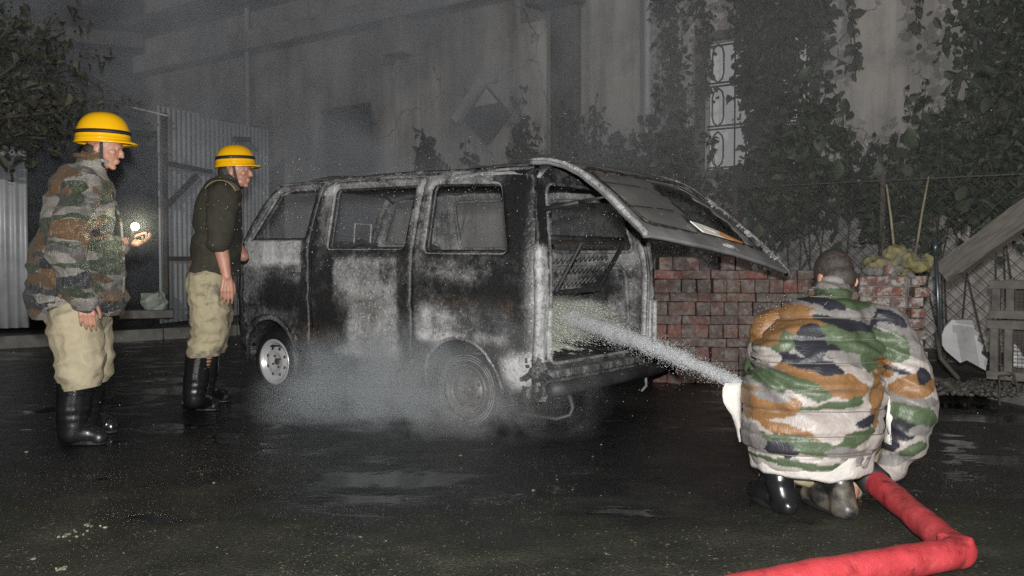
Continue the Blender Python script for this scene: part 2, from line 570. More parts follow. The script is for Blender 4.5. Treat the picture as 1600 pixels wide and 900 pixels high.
M['brick'] = brick_mat('old_stacked_brick', ((0.12, 0.095, 0.085), (0.17, 0.095, 0.08), (0.13, 0.115, 0.105), (0.22, 0.09, 0.075)), (0.2, 0.18, 0.165), 0.5)
M['brick_mortar'] = brick_mat('brick_with_mortar', ((0.22, 0.075, 0.06), (0.2, 0.16, 0.14), (0.26, 0.09, 0.07), (0.2, 0.13, 0.105)), (0.4, 0.375, 0.35), 0.47)


def ground_mat():
    m, nt, b = new_mat('wet_asphalt')
    v = coords(nt)
    big = noise_tex(nt, coords(nt, (1, 0.8, 1)), 0.6, 5, 0.6, 0.6)
    mid = noise_tex(nt, coords(nt, (0.7, 1.2, 1)), 2.6, 5, 0.6, 0.5)
    geo = N(nt, 'ShaderNodeSeparateXYZ'); nt.links.new(v, geo.inputs[0])
    # hose water has run over the middle of the yard; the rough asphalt close to the camera is only damp
    near = N(nt, 'ShaderNodeMapRange', _From_Min=2.5, _From_Max=4.3, _To_Min=-0.25, _To_Max=0.06)
    nt.links.new(geo.outputs[1], near.inputs[0])
    wet = ramp(nt, mth(nt, 'ADD', mth(nt, 'ADD', mth(nt, 'MULTIPLY', big, 0.6), mth(nt, 'MULTIPLY', mid, 0.4)), near.outputs[0]), [(0.38, 0.0), (0.5, 1.0)])
    pud = mth(nt, 'MULTIPLY', wet, ramp(nt, mth(nt, 'ADD', mth(nt, 'MULTIPLY', big, 0.5), mth(nt, 'MULTIPLY', mid, 0.5)), [(0.515, 0.0), (0.565, 1.0)]))
    g1 = noise_tex(nt, v, 3.0, 6, 0.65)
    g2 = noise_tex(nt, v, 70, 3, 0.7)
    dry = ramp(nt, g1, [(0.3, (0.013, 0.014, 0.010)), (0.55, (0.026, 0.027, 0.018)), (0.75, (0.05, 0.048, 0.032))])
    dry = mixc(nt, 1.0, dry, ramp(nt, g2, [(0.3, 0.35), (0.7, 1.7)]), 'MULTIPLY')
    vor = N(nt, 'ShaderNodeTexVoronoi', _Scale=110.0)
    nt.links.new(v, vor.inputs['Vector'])
    chips = ramp(nt, vor.outputs['Color'], [(0.0, 0.0), (0.86, 0.0), (0.93, 1.0)])
    patch = ramp(nt, noise_tex(nt, v, 1.7, 4), [(0.4, 0.15), (0.6, 1.0)])
    dry = mixc(nt, mth(nt, 'MULTIPLY', mth(nt, 'MULTIPLY', chips, patch), 0.75), dry, (0.24, 0.22, 0.13))
    wetc = ramp(nt, g1, [(0.3, (0.005, 0.005, 0.006)), (0.7, (0.016, 0.016, 0.017))])
    wetc = mixc(nt, 1.0, wetc, ramp(nt, g2, [(0.3, 0.5), (0.7, 1.6)]), 'MULTIPLY')
    nt.links.new(mixc(nt, wet, dry, wetc), b.inputs['Base Color'])
    rough = mixc(nt, wet, ramp(nt, g1, [(0.3, 0.45), (0.7, 0.7)]), ramp(nt, noise_tex(nt, v, 7, 5), [(0.35, 0.18), (0.7, 0.4)]))
    rough = mixc(nt, pud, rough, (0.05, 0.05, 0.05))
    nt.links.new(rough, b.inputs['Roughness'])
    b.inputs['Specular IOR Level'].default_value = 0.5
    gr = mth(nt, 'ADD', mth(nt, 'MULTIPLY', g2, 1.0), mth(nt, 'MULTIPLY', vor.outputs['Distance'], 0.6))
    h = mth(nt, 'MULTIPLY', gr, mth(nt, 'SUBTRACT', 1.0, mth(nt, 'MULTIPLY', pud, 0.97)))
    h = mth(nt, 'ADD', h, mth(nt, 'MULTIPLY', noise_tex(nt, coords(nt, (0.6, 1.5, 1)), 14, 4, 0.6), 0.22))
    bump(nt, b, h, 0.75, 0.012)
    return m


M['ground'] = ground_mat()


# ================================================================== THE SETTING
def struct(name, mb, m, **k):
    return tag(mb.build(name, m, **k), kind='structure')


gm = MB()
nx, ny = 90, 90
xs = [-60 + 120 * i / nx for i in range(nx + 1)]
gm.add([(-300, -60, 0), (300, -60, 0), (300, 400, 0), (-300, 400, 0)], [(0, 1, 2, 3)])
struct('ground', gm, M['ground'])

# raised strip of dirt at the foot of the building on the right, behind its kerb line
KR = [(3.1, 9.6), (3.45, 7.75), (3.62, 6.75), (3.95, 5.2), (4.4, 3.2)]
mb = MB()
vs, fs = [], []
for i, (x, y) in enumerate(KR):
    vs += [(x + 0.03, y, 0.065), (x + 6.5, y + 3.2, 0.07)]
    if i: fs.append((2 * i - 2, 2 * i, 2 * i + 1, 2 * i - 1))
mb.add(vs, fs)
struct('dirt_strip', mb, M['dirt'])
mb = MB()
for (a, b_) in zip(KR[:-1], KR[1:]):
    a, b_ = Vector((*a, 0.03)), Vector((*b_, 0.03))
    d = b_ - a
    n = max(1, int(d.length / 0.9))
    for i in range(n):
        c = a + d * ((i + 0.5) / n)
        mb.box(c, (d.length / n - 0.012, 0.07, 0.09), Matrix.Rotation(math.atan2(d.y, d.x), 3, 'Z'))
struct('kerb', mb, M['kerb'], bevel=0.008)

# raised pavement on the left in front of the sheet-metal fences
KA, KB = Vector((-7.6, 9.2, 0)), Vector((-1.0, 14.9, 0))
kd = (KB - KA).normalized(); kn = Vector((-kd.y, kd.x, 0))
mb = MB()
A1, B1 = KA + kn * 6, KB + kn * 6
mb.add([(KA.x, KA.y, 0.14), (KB.x, KB.y, 0.14), (B1.x, B1.y, 0.2), (A1.x, A1.y, 0.2)], [(0, 1, 2, 3)])
struct('pavement', mb, M['pavement'])
mb = MB()
L = (KB - KA).length
for i in range(int(L / 1.0)):
    c = KA + kd * (i + 0.5) - kn * 0.05
    mb.box((c.x, c.y, 0.072), (0.985, 0.1, 0.15), Matrix.Rotation(math.atan2(kd.y, kd.x), 3, 'Z'))
struct('kerb', mb, M['kerb'], bevel=0.01)

# ------------------------------------------------------------------ plastered building along the back of the yard
BR = thing('building', 'soot greyed plastered building with barred window behind the burnt van', 'building', (2.43, 11.5, 0), R(-36.457))
WALL_SIDE = 0.25
WIN = (0.0, 1.34, 2.16, 3.76)
OPN = (-7.25, -5.9, 1.2, 3.63)


def wall_map(a, z): return (a, 0.02 * fbm((a, z, 3.1), 0.7), z)


wallm = plate([(-12.5, -0.3), (6.2, -0.3), (6.2, 7.5), (-12.5, 7.5)],
              [[(WIN[0], WIN[2]), (WIN[1], WIN[2]), (WIN[1], WIN[3]), (WIN[0], WIN[3])],
               [(OPN[0], OPN[2]), (OPN[1], OPN[2]), (OPN[1], OPN[3]), (OPN[0], OPN[3])]], 0.32, wall_map)
wallm.build('wall', M['plaster'], BR, smooth=True, local=True, solid=WALL_SIDE)


def bbox(c, s): return MB().box(c, s)


# ring beams, corbels, columns and pipes
bbox((-6.0, -0.14, 5.0), (13.0, 0.22, 0.34)).build('beam', M['plaster'], BR, local=True, bevel=0.02)
bbox((-6.0, -0.30, 5.75), (13.0, 0.5, 0.14)).build('ledge', M['plaster_soot'], BR, local=True, bevel=0.02)
bbox((-5.05, -0.25, 4.5), (0.42, 0.3, 0.55)).build('corbel', M['concrete'], BR, local=True, bevel=0.03)
bbox((-2.1, -0.25, 4.72), (0.75, 0.42, 0.42)).build('corbel', M['plaster_soot'], BR, local=True, bevel=0.04)
bbox((-1.98, -0.13, 2.2), (0.42, 0.22, 4.56)).build('column', M['plaster_soot'], BR, local=True, bevel=0.02)
bbox((-2.24, -0.09, 2.2), (0.07, 0.14, 4.5)).build('column_edge', M['concrete'], BR, local=True, bevel=0.01)
bbox((-1.72, -0.09, 2.2), (0.06, 0.14, 4.5)).build('column_edge', M['concrete'], BR, local=True, bevel=0.01)
bbox((-5.0, -0.06, 2.2), (0.5, 0.12, 4.1)).build('column', M['plaster'], BR, local=True, bevel=0.02)
p1 = MB().tube([(-0.76, -0.11, 0), (-0.76, -0.11, 7.4)], 0.055, 12).build('drain_pipe', M['pipe'], BR, local=True, smooth=True)
for z in (1.2, 2.9, 4.6, 6.0): MB().tube([(-0.76, -0.11, z), (-0.76, -0.11, z + 0.09)], 0.07, 12).build('pipe_collar', M['pipe'], p1, local=True, smooth=True)
MB().tube([(-8.95, -0.12, 0), (-8.95, -0.12, 7.4)], 0.05, 10).build('drain_pipe', M['pipe'], BR, local=True, smooth=True)
# dark opening: near-black panel, the inner shade put into its colour
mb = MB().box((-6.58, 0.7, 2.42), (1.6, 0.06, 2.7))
mb.build('dark_backing', M['dark_void'], BR, local=True)
# window: frame, lit pane behind, iron grille
wn = MB()
x0, x1, z0, z1 = WIN
for (c, s) in (((x0 - 0.05, -0.04, (z0 + z1) / 2), (0.1, 0.12, z1 - z0 + 0.2)), ((x1 + 0.05, -0.04, (z0 + z1) / 2), (0.1, 0.12, z1 - z0 + 0.2)),
               (((x0 + x1) / 2, -0.042, z1 + 0.05), (x1 - x0, 0.124, 0.1)), (((x0 + x1) / 2, -0.05, z0 - 0.06), (x1 - x0, 0.16, 0.1))):
    wn.box(c, s)
wf = wn.build('window', M['plaster_soot'], BR, local=True, bevel=0.008)
m, nt, b = new_mat('lit_window_pane')
f = noise_tex(nt, coords(nt), 1.6, 3)
nt.links.new(ramp(nt, f, [(0.3, (0.5, 0.5, 0.49)), (0.7, (0.66, 0.66, 0.65))]), b.inputs['Base Color'])
b.inputs['Roughness'].default_value = 0.25
b.inputs['Emission Color'].default_value = (0.9, 0.93, 0.95, 1)
b.inputs['Emission Strength'].default_value = 0.13
M['pane'] = m
bbox(((x0 + x1) / 2, 0.16, (z0 + z1) / 2), (x1 - x0, 0.02, z1 - z0)).build('pane', M['pane'], wf, local=True)
g = MB()
nb = 9
for i in range(nb):
    x = x0 + (x1 - x0) * (i + 0.5) / nb
    pair = i % 3
    if pair == 2:
        g.tube([(x, 0.05, z0), (x, 0.05, z1)], 0.011, 6)
    else:
        # two bars that bow into each other at the cross rails
        xm = x0 + (x1 - x0) * ((i // 3) * 3 + 1.0) / nb
        for (a, b_) in ((0.02, 0.3), (0.34, 0.64), (0.68, 0.98)):
            za, zb = z0 + (z1 - z0) * a, z0 + (z1 - z0) * b_
            g.tube([(xm, 0.05, za), (x + (xm - x) * 0.25, 0.05, za + 0.05), (x, 0.05, za + 0.12), (x, 0.05, zb - 0.12), (x + (xm - x) * 0.25, 0.05, zb - 0.05), (xm, 0.05, zb)], 0.011, 6)
for t in (0.02, 0.32, 0.345, 0.655, 0.68, 0.97):
    z = z0 + (z1 - z0) * t
    g.tube([(x0, 0.06, z), (x1, 0.06, z)], 0.012, 6)
g.build('grille', M['wire'], wf, local=True)

M['pale_paint'] = simple('pale_painted_board', (0.72, 0.72, 0.71), (0.55, 0.55, 0.54), 0.7, 4)
# tilted boards left standing on the ledge by the wall
DB = thing('tilted_board', 'square board hung cornerwise on the grey wall above the van roof', 'board', (0, 0, 0))
bw = wmat(BR)


def W(a, y, z): return bw @ Vector((a, y, z))


c = (-3.42, -0.06, 3.14)
sq = MB()
for dy in (0, 0.03): pass
P = [W(-3.42, -0.05, 3.58), W(-3.86, -0.05, 3.14), W(-3.42, -0.05, 2.72), W(-2.98, -0.05, 3.14)]
Q = [p + (bw.to_3x3() @ Vector((0, -0.035, 0))) for p in P]
sq.add(P + Q, [(0, 1, 2, 3), (7, 6, 5, 4), (0, 4, 5, 1), (1, 5, 6, 2), (2, 6, 7, 3), (3, 7, 4, 0)])
sq.build('board', M['plaster_soot'], DB)
rim = MB()
a, b_ = W(-3.40, -0.10, 3.62), W(-3.92, -0.10, 3.08)
d = (b_ - a)
vs = []
off = bw.to_3x3() @ Vector((0, -0.09, 0))
sd_ = bw.to_3x3() @ Vector((-0.1, 0, 0.09))
vs = [a, b_, b_ + sd_, a + sd_, a + off, b_ + off, b_ + sd_ + off, a + sd_ + off]
rim.add(vs, [(0, 1, 2, 3), (7, 6, 5, 4), (0, 4, 5, 1), (1, 5, 6, 2), (2, 6, 7, 3), (3, 7, 4, 0)])
rim.build('edge_strip', M['pale_paint'], DB)
tri = MB()
P = [W(-3.42, -0.09, 3.55), W(-3.66, -0.09, 3.30), W(-3.2, -0.09, 3.32)]
Q = [p + (bw.to_3x3() @ Vector((0, -0.01, 0))) for p in P]
tri.add(P + Q, [(0, 1, 2), (5, 4, 3), (0, 3, 4, 1), (1, 4, 5, 2), (2, 5, 3, 0)])
tri.build('paper_corner', M['pale_paint'], DB)


# ------------------------------------------------------------------ sheet-metal fences and shed on the left
def corrugated(name, label, A, B, zb, zt, pitch=0.11, amp=0.022, ztb=None, panels=3):
    A, B = Vector((*A, 0)), Vector((*B, 0))
    t = thing(name, label, 'fence', A)
    d = B - A
    Ld = d.length
    d.normalize()
    nrm = Vector((d.y, -d.x, 0))
    if nrm.y > 0: nrm = -nrm
    per = Ld / panels
    for p in range(panels):
        vs, fs = [], []
        n = max(8, int(per / pitch * 6))
        lift = rnd.uniform(-0.05, 0.05)
        for i in range(n + 1):
            s = p * per + (per + 0.03) * i / n
            o = nrm * (amp * math.sin(2 * PI * s / pitch) + 0.012 * (p % 2))
            q = A + d * s + o
            ztop = zt + ((ztb if ztb is not None else zt) - zt) * s / Ld + lift
            vs += [(q.x, q.y, zb), (q.x, q.y, (zb + ztop) / 2), (q.x, q.y, ztop)]
            if i:
                k = 3 * i
                fs += [(k - 3, k, k + 1, k - 2), (k - 2, k + 1, k + 2, k - 1)]
        MB().add(vs, fs).build('sheet', M['zinc'], t, smooth=True, solid=0.004)
    for z in (zb + 0.35, (zb + zt) / 2, zt - 0.4):
        c = A + d * Ld / 2 - nrm * 0.05
        MB().box((c.x, c.y, z), (Ld, 0.04, 0.06), Matrix.Rotation(math.atan2(d.y, d.x), 3, 'Z')).build('rail', M['wood'], t)
    return t, d, nrm


corrugated('metal_fence', 'pale corrugated sheet fence at the left edge of the photo behind the torch holder', (-7.6, 10.2), (-5.98, 11.2), 0.2, 2.5, panels=2)
gt, gd, gn = corrugated('metal_gate', 'tall corrugated sheet gate leaf with wooden braces behind the walking firefighter', AT_0 if False else (-4.62, 11.9), (-3.9, 14.6), 0.2, 3.0, ztb=3.1, panels=3)
# braces and stile in front of the gate sheets
for (s0, za, s1, zb_) in ((0.05, 0.25, 0.05, 2.95), (0.05, 1.72, 0.75, 2.2), (0.05, 2.3, 1.1, 2.28), (0.1, 1.05, 1.2, 1.05)):
    a = Vector((-4.62, 11.9, 0)) + gd * s0 + gn * 0.07; b_ = Vector((-4.62, 11.9, 0)) + gd * s1 + gn * 0.07
    MB().tube([(a.x, a.y, za), (b_.x, b_.y, zb_)], 0.04, 4).build('brace', M['post'], gt)
# dark open shed behind, with a sloping tin roof
sh = thing('shed', 'dark open shed with sloping tin roof behind the sheet metal gate', 'shed', (-7.5, 14.5, 0.15))
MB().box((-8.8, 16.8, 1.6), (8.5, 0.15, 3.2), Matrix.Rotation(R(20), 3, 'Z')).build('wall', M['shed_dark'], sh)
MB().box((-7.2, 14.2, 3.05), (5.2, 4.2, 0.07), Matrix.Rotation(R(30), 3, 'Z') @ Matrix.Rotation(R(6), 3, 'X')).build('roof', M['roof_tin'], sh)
a, b_ = Vector((-4.957, 11.900, 3.023)), Vector((-4.483, 11.900, 2.907))
MB().tube([a, b_], 0.014, 4).build('roof_edge', M['zinc'], sh)
for (px, py) in ((-6.15, 12.7), (-8.7, 12.4)):
    MB().tube([(px, py, 0.15), (px, py, 3.0)], 0.05, 6).build('post', M['post'], sh)
# pale bundle and board lying on the pavement by the gate
bd = thing('rubbish_bag', 'pale green plastic bag lying on a low slab beside the gate', 'bag', (-4.582, 11.500, 0.353))
r2 = random.Random(4)
mb = MB()
c0 = Vector((-4.540, 11.500, 0.499))
vs, fs = [], []
nu, nv = 14, 8
for j in range(nv + 1):
    for i in range(nu):
        a = 2 * PI * i / nu; e = PI * (j / nv - 0.5)
        d = Vector((math.cos(a) * math.cos(e), math.sin(a) * math.cos(e), math.sin(e)))
        rr = 1 + 0.5 * noise.noise(d * 2.3 + Vector((3, 1, 7)))
        vs.append(c0 + Vector((d.x * 0.17, d.y * 0.14, d.z * 0.13)) * rr)
for j in range(nv):
    for i in range(nu):
        fs.append((j * nu + i, j * nu + (i + 1) % nu, (j + 1) * nu + (i + 1) % nu, (j + 1) * nu + i))
mb.add(vs, fs).build('bag', M['white_bag'], bd)
c = Vector((-4.603, 11.450, 0.356))
tag(MB().box((c.x, c.y, c.z), (0.62, 0.4, 0.1), Matrix.Rotation(R(20), 3, 'Z')).build('concrete_slab', M['rubble'], None, bevel=0.01),
    'low grey slab lying under the pale plastic bag', 'slab')
# dark mass of buildings past the yard, closing the view at upper left
fb = thing('far_building', 'dark unlit building rising behind the smoke at upper left', 'building', (-14, 24, 0))
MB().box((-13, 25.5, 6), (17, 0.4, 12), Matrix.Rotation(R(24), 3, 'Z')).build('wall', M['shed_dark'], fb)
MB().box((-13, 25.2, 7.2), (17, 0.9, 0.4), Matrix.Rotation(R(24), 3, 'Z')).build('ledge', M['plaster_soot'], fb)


# ------------------------------------------------------------------ chain-link fence
FA, FB = Vector((0.9, 10.42, 0)), Vector((5.0, 7.45, 0))
ft = thing('wire_fence', 'chain link fence on rusty posts in front of the overgrown wall', 'fence', FA)
fdv = (FB - FA); FL = fdv.length; fdv.normalize()
wires = MB()
dz = 0.13
H0, H1 = 0.1, 1.78
k = -int(H1 / dz) - 1
while k * dz < FL:
    for sgn in (1, -1):
        s0 = k * dz if sgn == 1 else k * dz + 0
        pts = []
        # a straight wire along 45 degrees clipped to the fence rectangle
        za, zb_ = H0, H1
        sa = s0 if sgn == 1 else s0 + (H1 - H0)
        sb = s0 + (H1 - H0) if sgn == 1 else s0
        if sa > sb: sa, sb, za, zb_ = sb, sa, zb_, za
        if sb <= 0 or sa >= FL: continue
        if sa < 0: za += (zb_ - za) * (0 - sa) / (sb - sa); sa = 0
        if sb > FL: zb_ = za + (zb_ - za) * (FL - sa) / (sb - sa); sb = FL
        m_ = 5
        for i in range(m_ + 1):
            s = sa + (sb - sa) * i / m_; z = za + (zb_ - za) * i / m_
            sag = 0.03 * noise.noise(Vector((s * 0.9, z * 1.2, 1.3)))
            q = FA + fdv * s
            pts.append((q.x - 0.594 * sag, q.y - 0.804 * sag + 0.004 * sgn, z + 0.02 * noise.noise(Vector((s * 1.4, z, 8)))))
        wires.tube(pts, 0.0042, 3, cap=False)
    k += 1
tag(wires.build('wire_netting', M['wire'], ft), kind='stuff')
for i, s in enumerate((0.1, 1.75, 3.2, 4.75)):
    q = FA + fdv * s
    MB().box((q.x, q.y + 0.03, 0.92), (0.045, 0.045, 1.84), Matrix.Rotation(R(-36), 3, 'Z')).build('post', M['post'], ft, bevel=0.004)
for z in (0.12, 1.78):
    q0, q1 = FA, FB
    MB().tube([(q0.x, q0.y, z), (q1.x, q1.y, z)], 0.008, 4).build('rail', M['wire'], ft)


# ================================================================== THE BURNT VAN (local X = forward, Y = towards its left side, which faces the camera)
VAN = thing('burnt_van', 'gutted microvan with ash whitened panels and raised tailgate being hosed down', 'van', (0.0966, 6.437, 0.0), R(143.54))


def tumble(z): return 0.11 * max(0.0, (z - 1.05) / 0.55) ** 1.25


def side_y(x, z):
    y = 0.74 - tumble(z)
    if z > 1.5: y -= 0.5 * (z - 1.5) ** 2 * 6
    if z < 0.42: y -= 0.25 * (0.42 - z)
    y -= 0.18 * smooth01(2.05, 2.5, x) ** 2          # nose rounds in
    y -= 0.05 * smooth01(-0.5, -0.62, x)             # rear corner rounds in
    y += 0.012 * math.exp(-((z - 0.76) / 0.03) ** 2)  # moulding ridge
    y -= 0.006 * math.exp(-((z - 1.03) / 0.02) ** 2)
    y += 0.006 * fbm((x, z, 1.0), 3.0)                # heat buckling
    return y


def near(x, z): return (x, side_y(x, z), z)
def nearo(d): return lambda x, z: (x, side_y(x, z) + d, z)
def far(x, z): return (x, -side_y(x, z), z)


def gauss(x, z, cx, cz, rx, rz):
    d = ((x - cx) / rx) ** 2 + ((z - cz) / rz) ** 2
    return math.exp(-d ** 2)


def bx(x, z, x0, x1, z0, z1, s=0.05):
    return smooth01(x0 - s, x0 + s, x) * (1 - smooth01(x1 - s, x1 + s, x)) * smooth01(z0 - s, z0 + s, z) * (1 - smooth01(z1 - s, z1 + s, z))


def ash_near(x, y, z):
    a = 0.16
    a += 0.66 * bx(x, z, 1.5, 2.3, 1.0, 1.2, 0.03)
    a += 0.36 * bx(x, z, 1.95, 2.45, 0.7, 1.05, 0.08)
    a += 0.2 * bx(x, z, 1.5, 2.0, 0.86, 1.02, 0.05)
    a -= 0.14 * gauss(x, z, 1.75, 0.8, 0.3, 0.13)
    # sliding door: big pale patch
    a += 0.44 * bx(x, z, 0.52, 1.16, 0.36, 1.06, 0.03)
    a -= 0.5 * gauss(x, z, 1.16, 0.6, 0.16, 0.2)
    a -= 0.25 * gauss(x, z, 0.62, 0.95, 0.09, 0.08)
    a += 0.12 * gauss(x, z, 0.6, 0.5, 0.12, 0.3)
    # window surrounds
    a += 0.36 * bx(x, z, -0.2, 2.2, 1.5, 1.66, 0.03)
    a += 0.3 * gauss(x, z, 0.36, 1.3, 0.09, 0.3)
    a += 0.25 * gauss(x, z, 1.3, 1.35, 0.06, 0.3)
    a += 0.3 * gauss(x, z, 2.05, 1.4, 0.2, 0.25)
    # rear quarter
    a += 0.22 * gauss(x, z, 0.05, 0.97, 0.28, 0.09)
    a += 0.4 * gauss(x, z, 0.22, 0.62, 0.22, 0.16)
    a += 0.12 * gauss(x, z, -0.1, 0.66, 0.3, 0.1)
    a += 0.75 * gauss(x, z, -0.47, 0.36, 0.14, 0.13)
    a += 0.55 * bx(x, z, -0.4, 0.36, 0.52, 0.56, 0.03)
    a += 0.6 * bx(x, z, -0.72, -0.56, 0.45, 1.1, 0.03)
    a -= 0.3 * gauss(x, z, -0.45, 1.35, 0.14, 0.3)
    a -= 0.2 * gauss(x, z, -0.3, 0.82, 0.2, 0.06)
    # front wing and sill stay dull grey
    a += 0.2 * bx(x, z, 1.55, 2.5, 0.3, 0.66, 0.04)
    a += 0.06 * bx(x, z, 0.3, 1.5, 0.2, 0.4, 0.04)
    return a


def rust_near(x, y, z):
    return 0.9 * gauss(x, z, 0.0, 0.77, 0.25, 0.035) + 0.9 * gauss(x, z, -0.42, 0.75, 0.08, 0.04) + 0.7 * gauss(x, z, 1.35, 0.5, 0.3, 0.09) \
        + 0.45 * gauss(x, z, 0.85, 0.75, 0.35, 0.08) + 0.4 * gauss(x, z, 0.75, 0.5, 0.15, 0.2)


def paint(o, fa, fr=lambda x, y, z: 0.0):
    me = o.data
    a1 = me.attributes.new('ash', 'FLOAT', 'POINT')
    a2 = me.attributes.new('rust', 'FLOAT', 'POINT')
    co = [v.co for v in me.vertices]
    a1.data.foreach_set('value', [fa(*c) for c in co])
    a2.data.foreach_set('value', [fr(*c) for c in co])
    return o


def vb(mb, name, parent=VAN, fa=ash_near, fr=rust_near, m='burnt', **k):
    k.setdefault('local', True)
    o = mb.build(name, M[m], parent, **k)
    return paint(o, fa, fr)


def arc(cx, cz, r, a0, a1, n=12):
    return [(cx + r * math.cos(R(a0 + (a1 - a0) * i / n)), cz + r * math.sin(R(a0 + (a1 - a0) * i / n))) for i in range(n + 1)]


OUT = [(-0.61, 0.2), (-0.60, 1.05), (-0.52, 1.62), (0.5, 1.64), (1.88, 1.62), (2.03, 1.46), (2.2, 1.2), (2.38, 1.07), (2.47, 0.85), (2.48, 0.5), (2.42, 0.36)] \
    + [(2.2, 0.34)] + arc(1.89, 0.28, 0.31, 10, 170) + [(1.57, 0.25), (0.34, 0.22)] + arc(0.0, 0.22, 0.315, 8, 172) + [(-0.34, 0.2)]
W_F = round_poly([(1.86, 1.57), (1.41, 1.57), (1.475, 1.18), (2.13, 1.185)], 0.03)
W_S = round_poly([(1.245, 1.565), (0.425, 1.555), (0.462, 1.105), (1.24, 1.11)], 0.045)
W_Q = round_poly([(0.30, 1.555), (-0.29, 1.53), (-0.405, 1.075), (0.31, 1.08)], 0.06)
D_F = [(1.87, 1.6), (1.365, 1.6), (1.425, 1.2), (1.41, 0.42), (1.5, 0.4)] + [(1.56, 0.5)] + arc(1.89, 0.28, 0.345, 145, 42, 8) + [(2.19, 0.7), (2.2, 1.19), (2.03, 1.45)]
D_S = round_poly([(1.335, 1.6), (0.36, 1.59), (0.395, 1.1), (0.40, 0.30), (1.385, 0.31), (1.395, 1.15)], 0.05)


def shrink(poly, d):
    """poly pushed outward by d (inward when negative)"""
    out = []
    A = sum(poly[i - 1][0] * poly[i][1] - poly[i][0] * poly[i - 1][1] for i in range(len(poly)))
    s = 1 if A > 0 else -1
    m_ = len(poly)
    for i in range(m_):
        p = Vector(poly[i]); a = Vector(poly[i - 1]); b = Vector(poly[(i + 1) % m_])
        t = (b - a)
        if t.length < 1e-9: out.append(tuple(p)); continue
        n_ = Vector((t.y, -t.x)).normalized() * s
        out.append(tuple(p + n_ * d))
    return out


# near side shell with openings cut for both doors and the quarter window
body = plate(OUT, [shrink(D_F, 0.006), shrink(D_S, 0.006), W_Q], 0.034, near)
vb(body, 'body_side', smooth=True, solid=0.014)
# dark inner jamb behind the door gaps
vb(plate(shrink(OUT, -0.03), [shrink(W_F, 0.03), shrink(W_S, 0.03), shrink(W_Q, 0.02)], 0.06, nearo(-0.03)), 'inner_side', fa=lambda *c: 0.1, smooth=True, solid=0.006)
d1 = vb(plate(D_F, [W_F], 0.028, nearo(0.004)), 'front_door', smooth=True, solid=0.02)
d2 = vb(plate(D_S, [W_S], 0.026, nearo(0.002)), 'sliding_door', smooth=True, solid=0.02)
# window surrounds: a rolled lip of bare steel
for (poly, par, nm) in ((W_F, d1, 'window_frame'), (W_S, d2, 'window_frame'), (W_Q, VAN, 'window_frame')):
    vb(MB().tube([nearo(0.002)(x, z) for (x, z) in poly], 0.011, 6, closed=True), nm, par, fa=lambda x, y, z: 0.5, smooth=True)
    vb(MB().tube([nearo(-0.03)(x, z) for (x, z) in shrink(poly, -0.012)], 0.013, 6, closed=True), 'window_seal', par, fa=lambda x, y, z: 0.2, smooth=True)
# door handles and hinge plates
vb(MB().box((1.56, side_y(1.56, 0.98) + 0.012, 0.975), (0.13, 0.03, 0.055)), 'handle', d1, fa=lambda *c: 0.5, bevel=0.008)
vb(MB().box((0.5, side_y(0.5, 0.97) + 0.006, 0.965), (0.12, 0.018, 0.1)), 'handle', d2, fa=lambda *c: 0.3, bevel=0.008)
# pressed creases on the sliding door: ridges standing proud
for z in (0.62, 1.045): vb(MB().tube([nearo(0.002)(x, z) for x in [0.45 + 0.08 * i for i in range(11)]], 0.006, 5), 'crease', d2, smooth=True)
# blistered patch of burnt trim
bl = MB()
r3 = random.Random(8)
for i in range(220):
    x = 0.78 + r3.gauss(0, 0.13); z = 0.755 + r3.gauss(0, 0.028)
    if not 0.5 < x < 1.02: continue
    s = r3.uniform(0.006, 0.016)
    bl.box(nearo(0.004)(x, z), (s * 1.6, s, s * 1.2), Euler((r3.random() * 3, r3.random() * 3, r3.random() * 3)).to_matrix())
tag(vb(bl, 'blistered_trim', d2, fa=lambda x, y, z: 0.34), kind='stuff')
# wheel-arch lips
vb(MB().tube([nearo(0.004)(x, z) for (x, z) in arc(1.89, 0.28, 0.315, 0, 185, 22)], 0.016, 6), 'arch_lip', fa=lambda *c: 0.36, smooth=True)
vb(MB().tube([nearo(0.004)(x, z) for (x, z) in arc(0.0, 0.22, 0.32, -5, 185, 22)], 0.015, 6), 'arch_lip', fa=lambda *c: 0.5, smooth=True)
# sill
vb(plate([(0.36, 0.2), (1.55, 0.24), (1.55, 0.3), (0.36, 0.29)], [], 0.04, nearo(-0.012)), 'sill', smooth=True, solid=0.03)
vb(MB().tube([nearo(0.003)(x, z) for (x, z) in ((1.415, 0.42), (1.40, 0.36), (1.365, 0.28))], 0.006, 5), 'bright_trim', fa=lambda *c: 0.85, smooth=True)
# wheel wells
for cx, cz, r in ((1.89, 0.28, 0.33), (0.0, 0.22, 0.33)):
    wl = MB()
    vs, fs = [], []
    pts = arc(cx, cz, r, -8, 188, 18)
    for i, (x, z) in enumerate(pts):
        vs += [(x, 0.71, z), (x, 0.36, z)]
        if i: fs.append((2 * i - 2, 2 * i - 1, 2 * i + 1, 2 * i))
    n0 = len(vs)
    vs.append((cx, 0.36, cz))
    for i in range(len(pts) - 1): fs.append((n0, 2 * i + 1, 2 * i + 3))
    vb(wl.add(vs, fs), 'wheel_well', fa=lambda *c: 0.12, smooth=True, solid=0.006)

